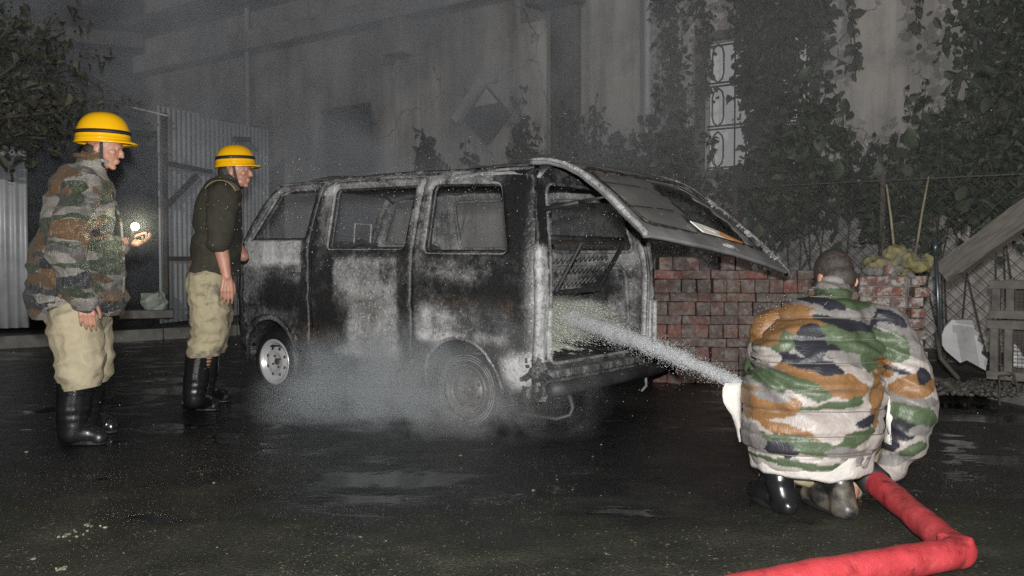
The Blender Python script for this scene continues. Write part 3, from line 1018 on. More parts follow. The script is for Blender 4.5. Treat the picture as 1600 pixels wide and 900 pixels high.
# far side shell, its inner face seen through the windows
WQ2 = round_poly([(0.24, 1.50), (-0.38, 1.47), (-0.47, 1.10), (0.26, 1.10)], 0.07)
WS2 = round_poly([(1.2, 1.52), (0.46, 1.52), (0.48, 1.13), (1.2, 1.13)], 0.06)
WF2 = round_poly([(1.86, 1.55), (1.41, 1.55), (1.475, 1.185), (2.1, 1.19)], 0.04)
vb(plate(OUT, [WF2, WS2, WQ2], 0.045, far), 'body_side', fa=lambda x, y, z: 0.44 + (0.14 if z > 1.0 else 0) - 0.35 * gauss(x, z, -0.15, 0.85, 0.2, 0.12), fr=lambda x, y, z: 0.1, smooth=True, solid=-0.014)
for poly in (WQ2, WS2, WF2):
    vb(MB().tube([(x, -side_y(x, z) + 0.012, z) for (x, z) in poly], 0.014, 6, closed=True), 'window_frame', fa=lambda x, y, z: 0.5, smooth=True)
# inner posts and pressed panels of the far side
for (xa, xb) in ((0.31, 0.40), (1.28, 1.36)):
    ip = MB()
    for z0 in range(8):
        za = 0.45 + z0 * 0.135
        ip.box(((xa + xb) / 2, -side_y(xa, za + 0.06) + 0.035, za + 0.068), (xb - xa, 0.045, 0.134))
    vb(ip, 'inner_post', fa=lambda *c: 0.5)
lip = MB().tube([(x, -side_y(x, z) + 0.02, z) for (x, z) in round_poly([(0.25, 0.98), (-0.4, 0.98), (-0.43, 0.55), (0.25, 0.55)], 0.08)], 0.016, 6, closed=True)
vb(lip, 'panel_lip', fa=lambda *c: 0.45, smooth=True)

# roof
rf = MB()
vs, fs = [], []
nx_, ny_ = 48, 26
for i in range(nx_ + 1):
    x = -0.56 + 2.46 * i / nx_
    for j in range(ny_ + 1):
        t = -1 + 2 * j / ny_
        y = t * 0.635
        z = 1.60 + 0.095 * (1 - abs(t) ** 5) - 0.02 * (abs(t) ** 2)
        z += -0.05 * smooth01(1.6, 1.95, x) - 0.03 * smooth01(-0.3, -0.6, x) + 0.018 * fbm((x, y, 4), 2.2)
        z -= 0.03 * math.exp(-(((x - 0.5) / 0.7) ** 2 + (y / 0.4) ** 2))
        vs.append((x, y, z))
for i in range(nx_):
    for j in range(ny_):
        a = i * (ny_ + 1) + j
        fs.append((a, a + ny_ + 1, a + ny_ + 2, a + 1))
vb(rf.add(vs, fs), 'roof', fa=lambda x, y, z: 0.32 + 0.25 * smooth01(0.45, 0.62, abs(y)), smooth=True, solid=0.012)
gut = MB()
for sg in (1, -1):
    gut.tube([(x, sg * (side_y(x, 1.61) + 0.012), 1.615 - 0.04 * smooth01(1.7, 1.95, x)) for x in [-0.5 + 0.1 * i for i in range(25)]], 0.012, 6)
vb(gut, 'rain_gutter', fa=lambda x, y, z: 0.42 + 0.4 * noise.noise(Vector((x * 5, 0, 0))), smooth=True)

# rear frame around the tailgate opening
RO = [(0.735, 0.2), (0.735, 1.0), (0.64, 1.6), (0.3, 1.66), (-0.3, 1.66), (-0.64, 1.6), (-0.735, 1.0), (-0.735, 0.2)]
RH = round_poly([(0.63, 0.40), (0.63, 1.0), (0.55, 1.52), (-0.55, 1.52), (-0.63, 1.0), (-0.63, 0.40)], 0.09)


def rx(z): return -0.615 + 0.10 * max(0, (z - 1.05) / 0.55) ** 1.2 - 0.02 * math.exp(-((z - 0.8) / 0.25) ** 2)


def rear(y, z): return (rx(z) - 0.004 + 0.004 * fbm((y, z, 2), 5), y, z)


def ash_rear(x, y, z):
    a = 0.3
    a += 0.42 * bx(y, z, 0.58, 0.8, 0.45, 1.12, 0.03)
    a -= 0.35 * bx(y, z, 0.55, 0.8, 1.16, 1.5, 0.05)
    a += 0.4 * bx(y, z, -0.8, -0.55, 0.3, 1.3, 0.05)
    a -= 0.1 * bx(y, z, 0.55, 0.8, 0.2, 0.4, 0.03)
    return a


vb(plate(RO, [RH], 0.03, rear), 'rear_frame', fa=ash_rear, smooth=True, solid=-0.05)
vb(MB().tube([(rx(z) - 0.012, y, z) for (y, z) in RH], 0.012, 6, closed=True), 'opening_lip', fa=lambda x, y, z: 0.42 + 0.12 * (z < 0.9), smooth=True)
# tail-lamp housings burnt out: hollow boxes on both pillars
for y in (0.685, -0.685):
    hb = MB()
    for (c, s) in (((0, 0.042, 0), (0.03, 0.012, 0.3)), ((0, -0.042, 0), (0.03, 0.012, 0.3)), ((0, 0, 0.156), (0.03, 0.096, 0.012)), ((0, 0, -0.156), (0.03, 0.096, 0.012))):
        hb.box((rx(0.58) - 0.018 + c[0], y + c[1], 0.585 + c[2]), s)
    vb(hb, 'lamp_housing', fa=lambda *c: 0.75)
# crumpled pieces at the near rear corner
cm = MB()
for i in range(60):
    z = r3.uniform(0.19, 0.44)
    cm.box((-0.625 + r3.uniform(-0.02, 0.12), 0.70 + r3.uniform(-0.03, 0.05), z), (r3.uniform(0.02, 0.06), r3.uniform(0.01, 0.03), r3.uniform(0.02, 0.07)), Euler((r3.random() * 3, r3.random() * 3, r3.random() * 3)).to_matrix())
tag(vb(cm, 'crumpled_lamp_debris', fa=lambda x, y, z: 0.22 + 0.5 * noise.noise(Vector((x * 40, y * 40, z * 40)))), kind='stuff')
# load floor, front bulkhead, dashboard
vb(plate([(-0.6, -0.66), (2.2, -0.66), (2.2, 0.66), (-0.6, 0.66)], [], 0.08, lambda x, y: (x, y, 0.385 + 0.02 * fbm((x, y, 0), 4))), 'floor', fa=lambda x, y, z: 0.22, smooth=True, solid=0.02)
vb(MB().box((-0.66, 0.0, 0.345), (0.09, 1.28, 0.05)), 'rear_sill', fa=lambda *c: 0.42, bevel=0.012)
vb(MB().box((-0.625, 0.0, 0.27), (0.03, 1.34, 0.11)), 'rear_panel', fa=lambda *c: 0.36)
# bumper tube and its hook
MB().tube([(-0.70, 0.72, 0.262), (-0.735, 0.55, 0.262), (-0.745, 0.0, 0.265), (-0.735, -0.6, 0.268), (-0.70, -0.80, 0.27)], 0.044, 14).build('bumper', M['soot'], VAN, local=True, smooth=True)
MB().tube([(-0.66, 0.48, 0.25), (-0.70, 0.47, 0.12), (-0.69, 0.49, 0.075), (-0.62, 0.53, 0.05), (-0.35, 0.6, 0.07)], 0.014, 8).build('tow_hook', M['soot'], VAN, local=True, smooth=True)
MB().tube([(-0.66, -0.55, 0.25), (-0.67, -0.55, 0.14), (-0.64, -0.53, 0.1)], 0.01, 8).build('tow_hook', M['ash'], VAN, local=True, smooth=True)
vb(MB().tube([(-0.55, 0.7, 0.2), (-0.3, 0.55, 0.16), (0.1, 0.5, 0.17)], 0.02, 8), 'exhaust_pipe', fa=lambda *c: 0.2, smooth=True)
MB().box((0.9, 0, 0.26), (2.9, 0.9, 0.1)).build('chassis', M['soot'], VAN, local=True)

# nose: windscreen surround, bonnet and front panel
ns = MB()
vs, fs = [], []
prof = [(2.2, 1.19), (2.3, 1.12), (2.4, 1.04), (2.47, 0.85), (2.485, 0.6), (2.45, 0.36)]
for i, (x, z) in enumerate(prof):
    for j in range(13):
        t = -1 + j / 6
        vs.append((x - 0.16 * t * t * (1 if i > 0 else 0.4), t * (side_y(min(x, 2.3), z) - 0.02), z))
for i in range(len(prof) - 1):
    for j in range(12):
        a = i * 13 + j
        fs.append((a, a + 1, a + 14, a + 13))
vb(ns.add(vs, fs), 'nose_panel', fa=lambda x, y, z: 0.3, smooth=True, solid=0.012)
vb(MB().tube([(1.9, 0.6, 1.6), (2.04, 0.62, 1.43), (2.2, 0.68, 1.19)], 0.028, 8).tube([(1.9, -0.6, 1.6), (2.04, -0.62, 1.43), (2.2, -0.68, 1.19)], 0.028, 8).tube([(1.9, 0.6, 1.6), (1.95, 0.0, 1.63), (1.9, -0.6, 1.6)], 0.026, 8), 'windscreen_frame', fa=lambda *c: 0.48, smooth=True)
vb(MB().box((2.12, 0, 1.05), (0.2, 1.25, 0.22)), 'dashboard', fa=lambda *c: 0.1, bevel=0.03)
MB().tube([(1.72, 0.33 + 0.17 * math.cos(a * PI / 10), 1.02 + 0.15 * math.sin(a * PI / 10)) for a in range(20)], 0.01, 6, closed=True).build('steering_wheel', M['soot'], VAN, local=True, smooth=True)

# burnt seats
def seat_frame(name, pts_bl, fa=0.08):
    return None


for y in (0.36, -0.36):
    s = MB().tube([(1.42, y - 0.22, 0.62), (1.36, y - 0.22, 0.9), (1.28, y - 0.17, 1.13), (1.27, y, 1.18), (1.28, y + 0.17, 1.13), (1.36, y + 0.22, 0.9), (1.42, y + 0.22, 0.62)], 0.02, 8)
    st = s.build('front_seat', M['soot'], VAN, local=True, smooth=True)
    hd = MB().tube([(1.27, y - 0.085, 1.15), (1.255, y - 0.085, 1.31), (1.255, y + 0.085, 1.31), (1.27, y + 0.085, 1.15)], 0.008, 6)
    hd.build('headrest_hoop', M['ash'], st, local=True)
    vs, fs = [], []
    for i in range(9):
        for j in range(9):
            yy = y - 0.2 + 0.4 * i / 8; z = 0.6 + 0.53 * j / 8
            vs.append((1.42 - 0.13 * j / 8 - 0.03 * math.cos(PI * (i / 8 - 0.5)) + 0.02 * noise.noise(Vector((yy * 9, z * 9, y))), yy * (1 - 0.0 * j), z))
    for i in range(8):
        for j in range(8):
            a = i * 9 + j
            if (i + j * 3) % 11 == 4: continue
            fs.append((a, a + 9, a + 10, a + 1))
    MB().add(vs, fs).build('seat_back', M['soot'], st, local=True, smooth=True, solid=0.012)
    MB().box((1.62, y, 0.58), (0.46, 0.44, 0.08)).build('seat_base', M['soot'], st, local=True, bevel=0.03)
# middle bench rail
MB().tube([(0.62, 0.6, 0.75), (0.58, 0.6, 1.05), (0.56, 0.55, 1.1), (0.56, -0.55, 1.1), (0.58, -0.6, 1.05), (0.62, -0.6, 0.75)], 0.016, 8).build('bench_rail', M['soot'], VAN, local=True, smooth=True)
# rear bench back lying open: flat top bar, slats, zigzag springs
RB = thing('rear_bench', None, None)
RB.parent = VAN
ta, tb = Vector((-0.47, 0.60, 1.195)), Vector((-0.47, -0.60, 1.195))
ba, bb_ = Vector((-0.27, 0.60, 0.79)), Vector((-0.27, -0.55, 0.82))


def bench(u_, v_): return ba.lerp(bb_, u_).lerp(ta.lerp(tb, u_), v_)


bf = MB()
dn = (tb - ta).normalized()
bf.tube([bench(0, 0.97), bench(0.97, 0.97), bench(1.0, 0.92), bench(0.99, 0.0)], 0.017, 8)
for i in range(1): pass
top = MB()
q = [bench(0, 1.0), bench(1.0, 1.0), bench(1.0, 0.87), bench(0, 0.87)]
q2 = [p + Vector((0.016, 0, 0.01)) for p in q]
top.add(q + q2, [(0, 1, 2, 3), (7, 6, 5, 4), (0, 4, 5, 1), (1, 5, 6, 2), (2, 6, 7, 3), (3, 7, 4, 0)])
bench_o = bf.build('bench_frame', M['soot'], RB, local=True, smooth=True)
top.build('top_bar', M['soot_brown'], RB, local=True)
for u_ in (0.16, 0.52):
    MB().tube([bench(u_, 0.9), bench(u_ - 0.03, 0.0)], 0.014, 6).build('slat', M['soot'], RB, local=True)
MB().tube([bench(0, 0.02), bench(1.0, 0.02)], 0.02, 8).build('bottom_bar', M['soot'], RB, local=True)
MB().tube([bench(0, -0.14), bench(0.9, -0.1)], 0.012, 8).build('bottom_bar', M['soot'], RB, local=True)
for v_ in (0.66, 0.44, 0.20):
    pts = []
    for i in range(73):
        t = i / 72
        pts.append(bench(0.05 + 0.88 * t, v_ + (0.048 * math.sin(i * PI / 2 * 1.0) if True else 0)) + Vector((0.02, 0, 0)))
    MB().tube(pts, 0.0042, 4, cap=False).build('zigzag_spring', M['ash_dark'], RB, local=True)
MB().box((0.0, 0.0, 0.62), (0.42, 1.15, 0.03)).build('seat_pan', M['soot'], RB, local=True)


# wheels
def wheel(x, z, r_t, near_side, burnt):
    t = thing('wheel', None, None)
    t.parent = VAN
    sg = 1 if near_side else -1
    t.location = (x, sg * 0.60, z)
    rm = M['rim_burnt'] if burnt else M['rim']
    A = Matrix.Rotation(-PI / 2 * sg, 4, 'X')     # profile height -> outward
    rr = 0.163
    rim = MB().lathe([(rr - 0.004, -0.06), (rr - 0.012, 0.02), (rr - 0.01, 0.075), (rr + 0.012, 0.085), (rr + 0.014, 0.092), (rr + 0.002, 0.096), (rr - 0.014, 0.088),
                      (rr - 0.022, 0.06), (rr - 0.034, 0.048), (rr - 0.05, 0.06), (rr - 0.075, 0.078), (rr - 0.095, 0.076), (rr - 0.115, 0.058), (0.035, 0.056), (0.001, 0.056)], A, 40)
    ro = rim.build('rim', rm, t, local=True, smooth=True)
    for k in range(8):  # black discs for the holes, their shade put into the colour
        a = 2 * PI * (k + 0.5) / 8
        c = A @ Vector((0.105 * math.cos(a), 0.105 * math.sin(a), 0.0655))
        MB().lathe([(0.013, 0.0), (0.013, 0.006), (0.001, 0.007)], Matrix.Translation(c) @ A, 8).build('dark_rim_disc', M['black'], ro, local=True)
    for k in range(4):
        a = 2 * PI * (k + 0.3) / 4
        c = A @ Vector((0.052, 0, 0.058)) if False else A @ Vector((0.046 * math.cos(a), 0.046 * math.sin(a), 0.056))
        MB().lathe([(0.009, 0.0), (0.009, 0.014), (0.005, 0.018), (0.001, 0.018)], Matrix.Translation(c) @ A, 6).build('wheel_nut', M['black'], ro, local=True)
    MB().lathe([(0.026, 0.052), (0.026, 0.064), (0.02, 0.07), (0.001, 0.07)], A, 16).build('hub', M['black'] if not burnt else rm, t, local=True, smooth=True)
    if burnt:
        # what is left of the tyre: wire bead and a collapsed ring of carcass
        MB().lathe([(rr + 0.006, -0.06), (rr + 0.02, -0.05), (rr + 0.026, 0.0), (rr + 0.022, 0.05), (rr + 0.008, 0.07)], A, 36).build('burnt_tyre', M['soot'], t, local=True, smooth=True)
        bd_ = MB()
        for q_ in (0.035, 0.05, 0.066):
            bd_.tube([A @ Vector(((rr + q_) * math.cos(2 * PI * k / 40), (rr + q_) * math.sin(2 * PI * k / 40), 0.075)) for k in range(40)], 0.003, 4, closed=True)
        bd_.build('tyre_wire', M['ash'], t, local=True)
    else:
        pr = [(rr, -0.07), (rr + 0.03, -0.088), (r_t - 0.03, -0.085), (r_t - 0.006, -0.066), (r_t, -0.04), (r_t, 0.04), (r_t - 0.006, 0.066), (r_t - 0.03, 0.088), (rr + 0.03, 0.094), (rr + 0.008, 0.088), (rr, 0.07)]
        ty = MB().lathe(pr, A, 48).build('tyre', M['rubber'], t, local=True, smooth=True)
        tr = MB()
        for k in range(60):
            a = 2 * PI * k / 60
            for h in (-0.03, 0.03):
                c = A @ Vector(((r_t + 0.001) * math.cos(a), (r_t + 0.001) * math.sin(a), h))
                tr.box(c, (0.016, 0.045, 0.014), (A.to_3x3() @ Matrix.Rotation(a, 3, 'Z') @ Matrix.Rotation(PI / 2, 3, 'Y')))
        tag(tr.build('tread_blocks', M['rubber'], ty, local=True), kind='stuff')
    return t


wheel(1.9, 0.252, 0.252, True, False)
wheel(-0.01, 0.195, 0.2, True, True)
wheel(1.9, 0.252, 0.252, False, False)
wheel(0.0, 0.195, 0.2, False, True)

# tailgate: hangs open, sagging towards its far corner
TG = thing('tailgate', None, None)
TG.parent = VAN
NP = [(-0.52, 1.655), (-0.66, 1.648), (-0.78, 1.615), (-0.90, 1.555), (-1.02, 1.468), (-1.145, 1.36), (-1.24, 1.27), (-1.30, 1.215), (-1.325, 1.18)]
FP = [(-0.52, 1.655), (-0.68, 1.645), (-0.84, 1.59), (-1.0, 1.50), (-1.16, 1.38), (-1.33, 1.24), (-1.47, 1.11), (-1.58, 1.0), (-1.62, 0.95)]


def prof_at(P_, s):
    f = s * (len(P_) - 1)
    i = min(len(P_) - 2, int(f))
    a, b = Vector(P_[i]), Vector(P_[i + 1])
    return a.lerp(b, f - i)


def lid(s, t, d=0.0):
    p = prof_at(NP, s).lerp(prof_at(FP, s), t)
    y = 0.69 - 1.38 * t - 0.10 * t * s
    bow = 0.05 * (1 - (2 * t - 1) ** 2) * (0.4 + 0.6 * s)
    q = Vector((p.x - bow * 0.6, y, p.y + bow * 0.5))
    q += Vector((-0.45, 0.0, 0.89)) * (d + 0.004 * fbm((s, t, 7), 5))
    return q


lw = round_poly([(0.30, 0.07), (0.785, 0.07), (0.785, 0.93), (0.30, 0.93)], 0.06)
vb(plate([(0.0, 0.0), (1.0, 0.0), (1.0, 1.0), (0.0, 1.0)], [lw], 0.03, lambda s, t: lid(s, t)), 'lid_panel', TG, m='lid_grey', fa=lambda x, y, z: 0.44 + 0.16 * (y > 0.6) + 0.1 * smooth01(1.32, 1.2, z), fr=lambda x, y, z: 0.3 * gauss(x, y, -0.9, 0.1, 0.3, 0.3), smooth=True, solid=0.03)
# rim along the near edge (bright bare metal)
vb(MB().tube([lid(s / 20, 0.0, 0.0) for s in range(21)], [0.008 + 0.010 * min(1, s / 8) for s in range(21)], 8), 'near_edge', TG, fa=lambda *c: 0.62, smooth=True)
vb(MB().tube([lid(s / 20, 1.0, 0.0) for s in range(21)], 0.014, 8), 'far_edge', TG, fa=lambda *c: 0.45, smooth=True)
vb(MB().tube([lid(x, y, 0.004) for (x, y) in lw], 0.010, 6, closed=True), 'window_seal', TG, fa=lambda *c: 0.18, fr=lambda x, y, z: 0.6, smooth=True)
# remaining glass: sooted sheet on the near half with a broken edge
m, nt, b = new_mat('sooted_glass')
v = coords(nt)
nt.links.new(ramp(nt, noise_tex(nt, v, 4, 5), [(0.3, (0.1, 0.1, 0.098)), (0.62, (0.17, 0.17, 0.165)), (0.8, (0.17, 0.15, 0.1))]), b.inputs['Base Color'])
b.inputs['Roughness'].default_value = 0.35
M['glass'] = m
r4 = random.Random(21)
edge = [(0.79 - 0.49 * i / 14, 0.40 + 0.16 * (i / 14) + r4.uniform(-0.035, 0.035)) for i in range(15)]
vb(plate([(0.305, 0.075), (0.79, 0.075)] + edge, [], 0.03, lambda s, t: lid(s, t, -0.008)), 'broken_glass', TG, m='glass', smooth=True, solid=0.004)
edge2 = [(0.79 - 0.49 * i / 10, 0.86 - 0.05 * (i % 2) + r4.uniform(-0.02, 0.02)) for i in range(11)]
vb(plate([(0.305, 0.925)] + [(0.79, 0.925)] + edge2, [], 0.03, lambda s, t: lid(s, t, -0.008)), 'broken_glass', TG, m='glass', smooth=True, solid=0.004)
# heater lines pressed across the glass
for s in (0.45, 0.62):
    vb(MB().tube([lid(s, 0.08 + 0.3 * i / 6, 0.0) for i in range(7)], 0.004, 5), 'glass_ridge', TG, fa=lambda *c: 0.25)
# white and orange strip along the lower edge of the hole
m, nt, b = new_mat('white_orange_strip')
v = coords(nt)
f = noise_tex(nt, v, 16, 4)
sp = N(nt, 'ShaderNodeSeparateXYZ'); nt.links.new(v, sp.inputs[0])
mr = N(nt, 'ShaderNodeMapRange', _From_Min=0.12, _From_Max=-0.22); nt.links.new(sp.outputs[1], mr.inputs[0])
g_ = mth(nt, 'ADD', mr.outputs[0], mth(nt, 'MULTIPLY', mth(nt, 'SUBTRACT', f, 0.5), 1.1))
nt.links.new(ramp(nt, g_, [(0.3, (0.92, 0.9, 0.84)), (0.72, (0.9, 0.82, 0.62)), (0.9, (0.75, 0.28, 0.08))]), b.inputs['Base Color'])
b.inputs['Roughness'].default_value = 0.4
M['strip'] = m
st_ = plate([(0.70, 0.40), (0.785, 0.42), (0.795, 0.62), (0.79, 0.72), (0.74, 0.60), (0.715, 0.5)], [round_poly([(0.735, 0.46), (0.75, 0.455), (0.765, 0.53), (0.75, 0.52)], 0.02, 2)], 0.02, lambda s, t: lid(s, t, 0.012))
vb(st_, 'pale_strip', TG, m='strip', solid=0.006)
# round emblem on the lower panel: ring with three slanting bars
em = MB()
ec = (0.905, 0.52)
em.tube([lid(ec[0] + 0.036 * math.sin(2 * PI * k / 20), ec[1] + 0.04 * math.cos(2 * PI * k / 20), 0.012) for k in range(20)], 0.003, 6, closed=True)
for o_ in (-0.018, 0.0, 0.018):
    em.tube([lid(ec[0] - 0.022, ec[1] + o_ - 0.004, 0.012), lid(ec[0] + 0.022, ec[1] + o_ + 0.006, 0.012)], 0.003, 6)
vb(em, 'emblem', TG, fa=lambda *c: 0.85, smooth=True)
# recess for the number plate beside the emblem
vb(plate([(0.87, 0.58), (0.96, 0.58), (0.96, 0.86), (0.87, 0.86)], [], 0.03, lambda s, t: lid(s, t, 0.008)), 'plate_recess', TG, m='lid_grey', fa=lambda *c: 0.28, solid=0.004)
# melted lip along the far side of the hole
ml = MB()
for i in range(30):
    s = r4.uniform(0.45, 0.85)
    ml.box(lid(s, 0.93 + r4.uniform(-0.02, 0.03), 0.01), (r4.uniform(0.02, 0.05), r4.uniform(0.01, 0.02), 0.012), Euler((r4.random(), r4.random(), r4.random() * 3)).to_matrix())
tag(vb(ml, 'flaked_paint', TG, fa=lambda *c: 0.6), kind='stuff')
# gas strut
sa, sb = Vector((-0.50, 0.60, 1.345)), lid(0.52, 0.05, -0.04)
MB().tube([sa, sa.lerp(sb, 0.62)], 0.016, 8).tube([sa.lerp(sb, 0.62), sb], 0.009, 8).build('gas_strut', M['soot'], VAN, local=True, smooth=True)


# ================================================================== PEOPLE
def capsule(mb, p0, p1, r0, r1, n=14):
    p0, p1 = Vector(p0), Vector(p1)
    d = p1 - p0
    L_ = max(d.length, 1e-5)
    q = d.to_track_quat('Z', 'Y').to_matrix().to_4x4()
    q.translation = p0
    prof = [(0.0005, -r0)]
    for k in range(1, 6):
        a = -PI / 2 + PI / 2 * k / 5
        prof.append((r0 * math.cos(a), r0 * math.sin(a)))
    for k in range(0, 6):
        a = PI / 2 * k / 5
        prof.append((max(0.0005, r1 * math.cos(a)), L_ + r1 * math.sin(a)))
    mb.lathe(prof, q, n)


def ell(mb, c, r, rot=(0, 0, 0), n=18):
    m_ = Matrix.Translation(Vector(c)) @ Euler(rot).to_matrix().to_4x4() @ Matrix.Diagonal((*r, 1))
    prof = [(max(0.0005, math.cos(-PI / 2 + PI * k / 12)), math.sin(-PI / 2 + PI * k / 12)) for k in range(13)]
    mb.lathe(prof, m_, n)


def chain(mb, pts, n=14):
    """pts: list of (point, radius)"""
    for (a, b_) in zip(pts[:-1], pts[1:]):
        capsule(mb, a[0], b_[0], a[1], b_[1], n)


def blob(name, mb, m, parent, voxel=0.012, smooth=6, disp=None, cuts=(), hood=None):
    """joins overlapping shapes into one continuous skin, smooths it, then lets disp(p, n) push the surface in or out"""
    inv = wmat(parent).inverted()
    me = bpy.data.meshes.new(name)
    me.from_pydata([tuple(inv @ Vector(p)) for p in mb.v], [], mb.f)
    tmp = bpy.data.objects.new(name + '_tmp', me)
    COL.objects.link(tmp)
    rm = tmp.modifiers.new('r', 'REMESH'); rm.mode = 'VOXEL'; rm.voxel_size = voxel
    sm = tmp.modifiers.new('s', 'SMOOTH'); sm.factor = 0.5; sm.iterations = smooth
    dg = bpy.context.evaluated_depsgraph_get()
    me2 = bpy.data.meshes.new_from_object(tmp.evaluated_get(dg), depsgraph=dg)
    bpy.data.objects.remove(tmp)
    bm = bmesh.new(); bm.from_mesh(me2)
    base = wmat(parent)
    if disp:
        bm.normal_update()
        new = []
        b3 = base.to_3x3()
        for v_ in bm.verts:
            wp = base @ v_.co
            new.append(v_.co + v_.normal * disp(wp, b3 @ v_.normal))
        for v_, c in zip(bm.verts, new): v_.co = c
    for (co, no) in cuts:
        g_ = bm.verts[:] + bm.edges[:] + bm.faces[:]
        bmesh.ops.bisect_plane(bm, geom=g_, plane_co=inv @ Vector(co), plane_no=inv.to_3x3() @ Vector(no), clear_outer=True)
    me2.clear_geometry()
    bm.to_mesh(me2); bm.free()
    me2.name = name
    me2.materials.clear()
    return link_mesh(name, me2, m, parent, True)


def folds(amp, sc, str_=(1, 1, 1), amp2=0.0, sc2=1.0, seed=0.0, where=None):
    def f(p, n):
        q = Vector((p.x * str_[0], p.y * str_[1], p.z * str_[2]))
        d_ = amp * (1 - 2 * abs(noise.noise(q * sc + Vector((seed, 0, 0)))) - 0.5) + amp2 * noise.noise(q * sc2 + Vector((0, seed, 5)))
        return d_ * (where(p) if where else 1.0)
    return f


def finger(mb, base, dirs, lens, r):
    p = Vector(base)
    pts = [(p.copy(), r)]
    for i, (d_, l) in enumerate(zip(dirs, lens)):
        p = p + Vector(d_).normalized() * l
        pts.append((p.copy(), r * (0.93 - 0.1 * i)))
    chain(mb, pts, 9)


def hand(mb, wrist, along, palmn, side, curl=0.5, thumb_out=0.6, s=1.0):
    """five fingers: along = towards the knuckles, palmn = out of the palm, side = towards the thumb"""
    a, pn, sd_ = Vector(along).normalized(), Vector(palmn).normalized(), Vector(side).normalized()
    w_ = Vector(wrist)
    for k in (-1, -0.33, 0.33, 1):
        capsule(mb, w_ + sd_ * k * 0.017 * s, w_ + a * 0.085 * s + sd_ * k * 0.031 * s, 0.016 * s, 0.0125 * s, 9)
    L_ = ((0.04, 0.024, 0.02), (0.045, 0.029, 0.022), (0.042, 0.027, 0.021), (0.032, 0.02, 0.018))
    for i, k in enumerate((1, 0.33, -0.33, -1)):
        b0 = w_ + a * 0.088 * s + sd_ * k * 0.031 * s
        c0 = curl * (0.85 + 0.12 * i)
        dirs = []
        ang = 0
        for q in (0.6, 0.8, 0.55):
            ang += c0 * q
            dirs.append(a * math.cos(ang) + pn * math.sin(ang) + sd_ * 0.05 * k)
        finger(mb, b0, dirs, [l * s for l in L_[i]], (0.0092 - 0.0006 * (i == 3)) * s)
    tb = w_ + sd_ * 0.03 * s + a * 0.02 * s + pn * 0.01 * s
    finger(mb, tb, [a * 0.6 + sd_ * thumb_out + pn * 0.3, a * 0.85 + sd_ * thumb_out * 0.5 + pn * 0.4, a + pn * 0.35], [0.04 * s, 0.032 * s, 0.026 * s], 0.0115 * s)


def head(mb, c, fwd_, s=1.0, tilt=0.0):
    """head with brow, nose, lips, chin, ears; c = centre of the skull, fwd_ = angle of the face about Z, tilt = chin down"""
    Mx = Matrix.Translation(Vector(c)) @ Matrix.Rotation(fwd_, 4, 'Z') @ Matrix.Rotation(tilt, 4, 'Y') @ Matrix.Diagonal((s, s, s, 1))

    def e(p, r, rot=(0, 0, 0)):
        m_ = Mx @ Matrix.Translation(Vector(p)) @ Euler(rot).to_matrix().to_4x4() @ Matrix.Diagonal((*r, 1))
        prof = [(max(0.0005, math.cos(-PI / 2 + PI * k / 12)), math.sin(-PI / 2 + PI * k / 12)) for k in range(13)]
        mb.lathe(prof, m_, 16)
    e((-0.005, 0, 0.02), (0.098, 0.077, 0.1))        # skull
    e((0.035, 0, -0.035), (0.058, 0.06, 0.075))       # face
    e((0.03, 0, -0.085), (0.053, 0.05, 0.035))        # jaw
    e((0.072, 0, -0.105), (0.018, 0.022, 0.016))      # chin
    e((0.085, 0, 0.018), (0.014, 0.05, 0.012))        # brow
    e((0.098, 0, -0.022), (0.017, 0.012, 0.026), (0, -0.45, 0))   # nose
    e((0.107, 0, -0.035), (0.013, 0.015, 0.010))      # nose tip
    e((0.09, 0, -0.064), (0.012, 0.025, 0.007))       # upper lip
    e((0.087, 0, -0.077), (0.012, 0.023, 0.008))      # lower lip
    for sg in (1, -1):
        e((0.055, sg * 0.046, -0.025), (0.028, 0.018, 0.022))     # cheek
        e((0.078, sg * 0.03, 0.0), (0.012, 0.013, 0.008))         # eyelid
        e((-0.012, sg * 0.078, -0.015), (0.019, 0.009, 0.033), (sg * 0.25, 0.15, 0))  # ear
        e((-0.006, sg * 0.081, -0.04), (0.011, 0.007, 0.012))
    return Mx


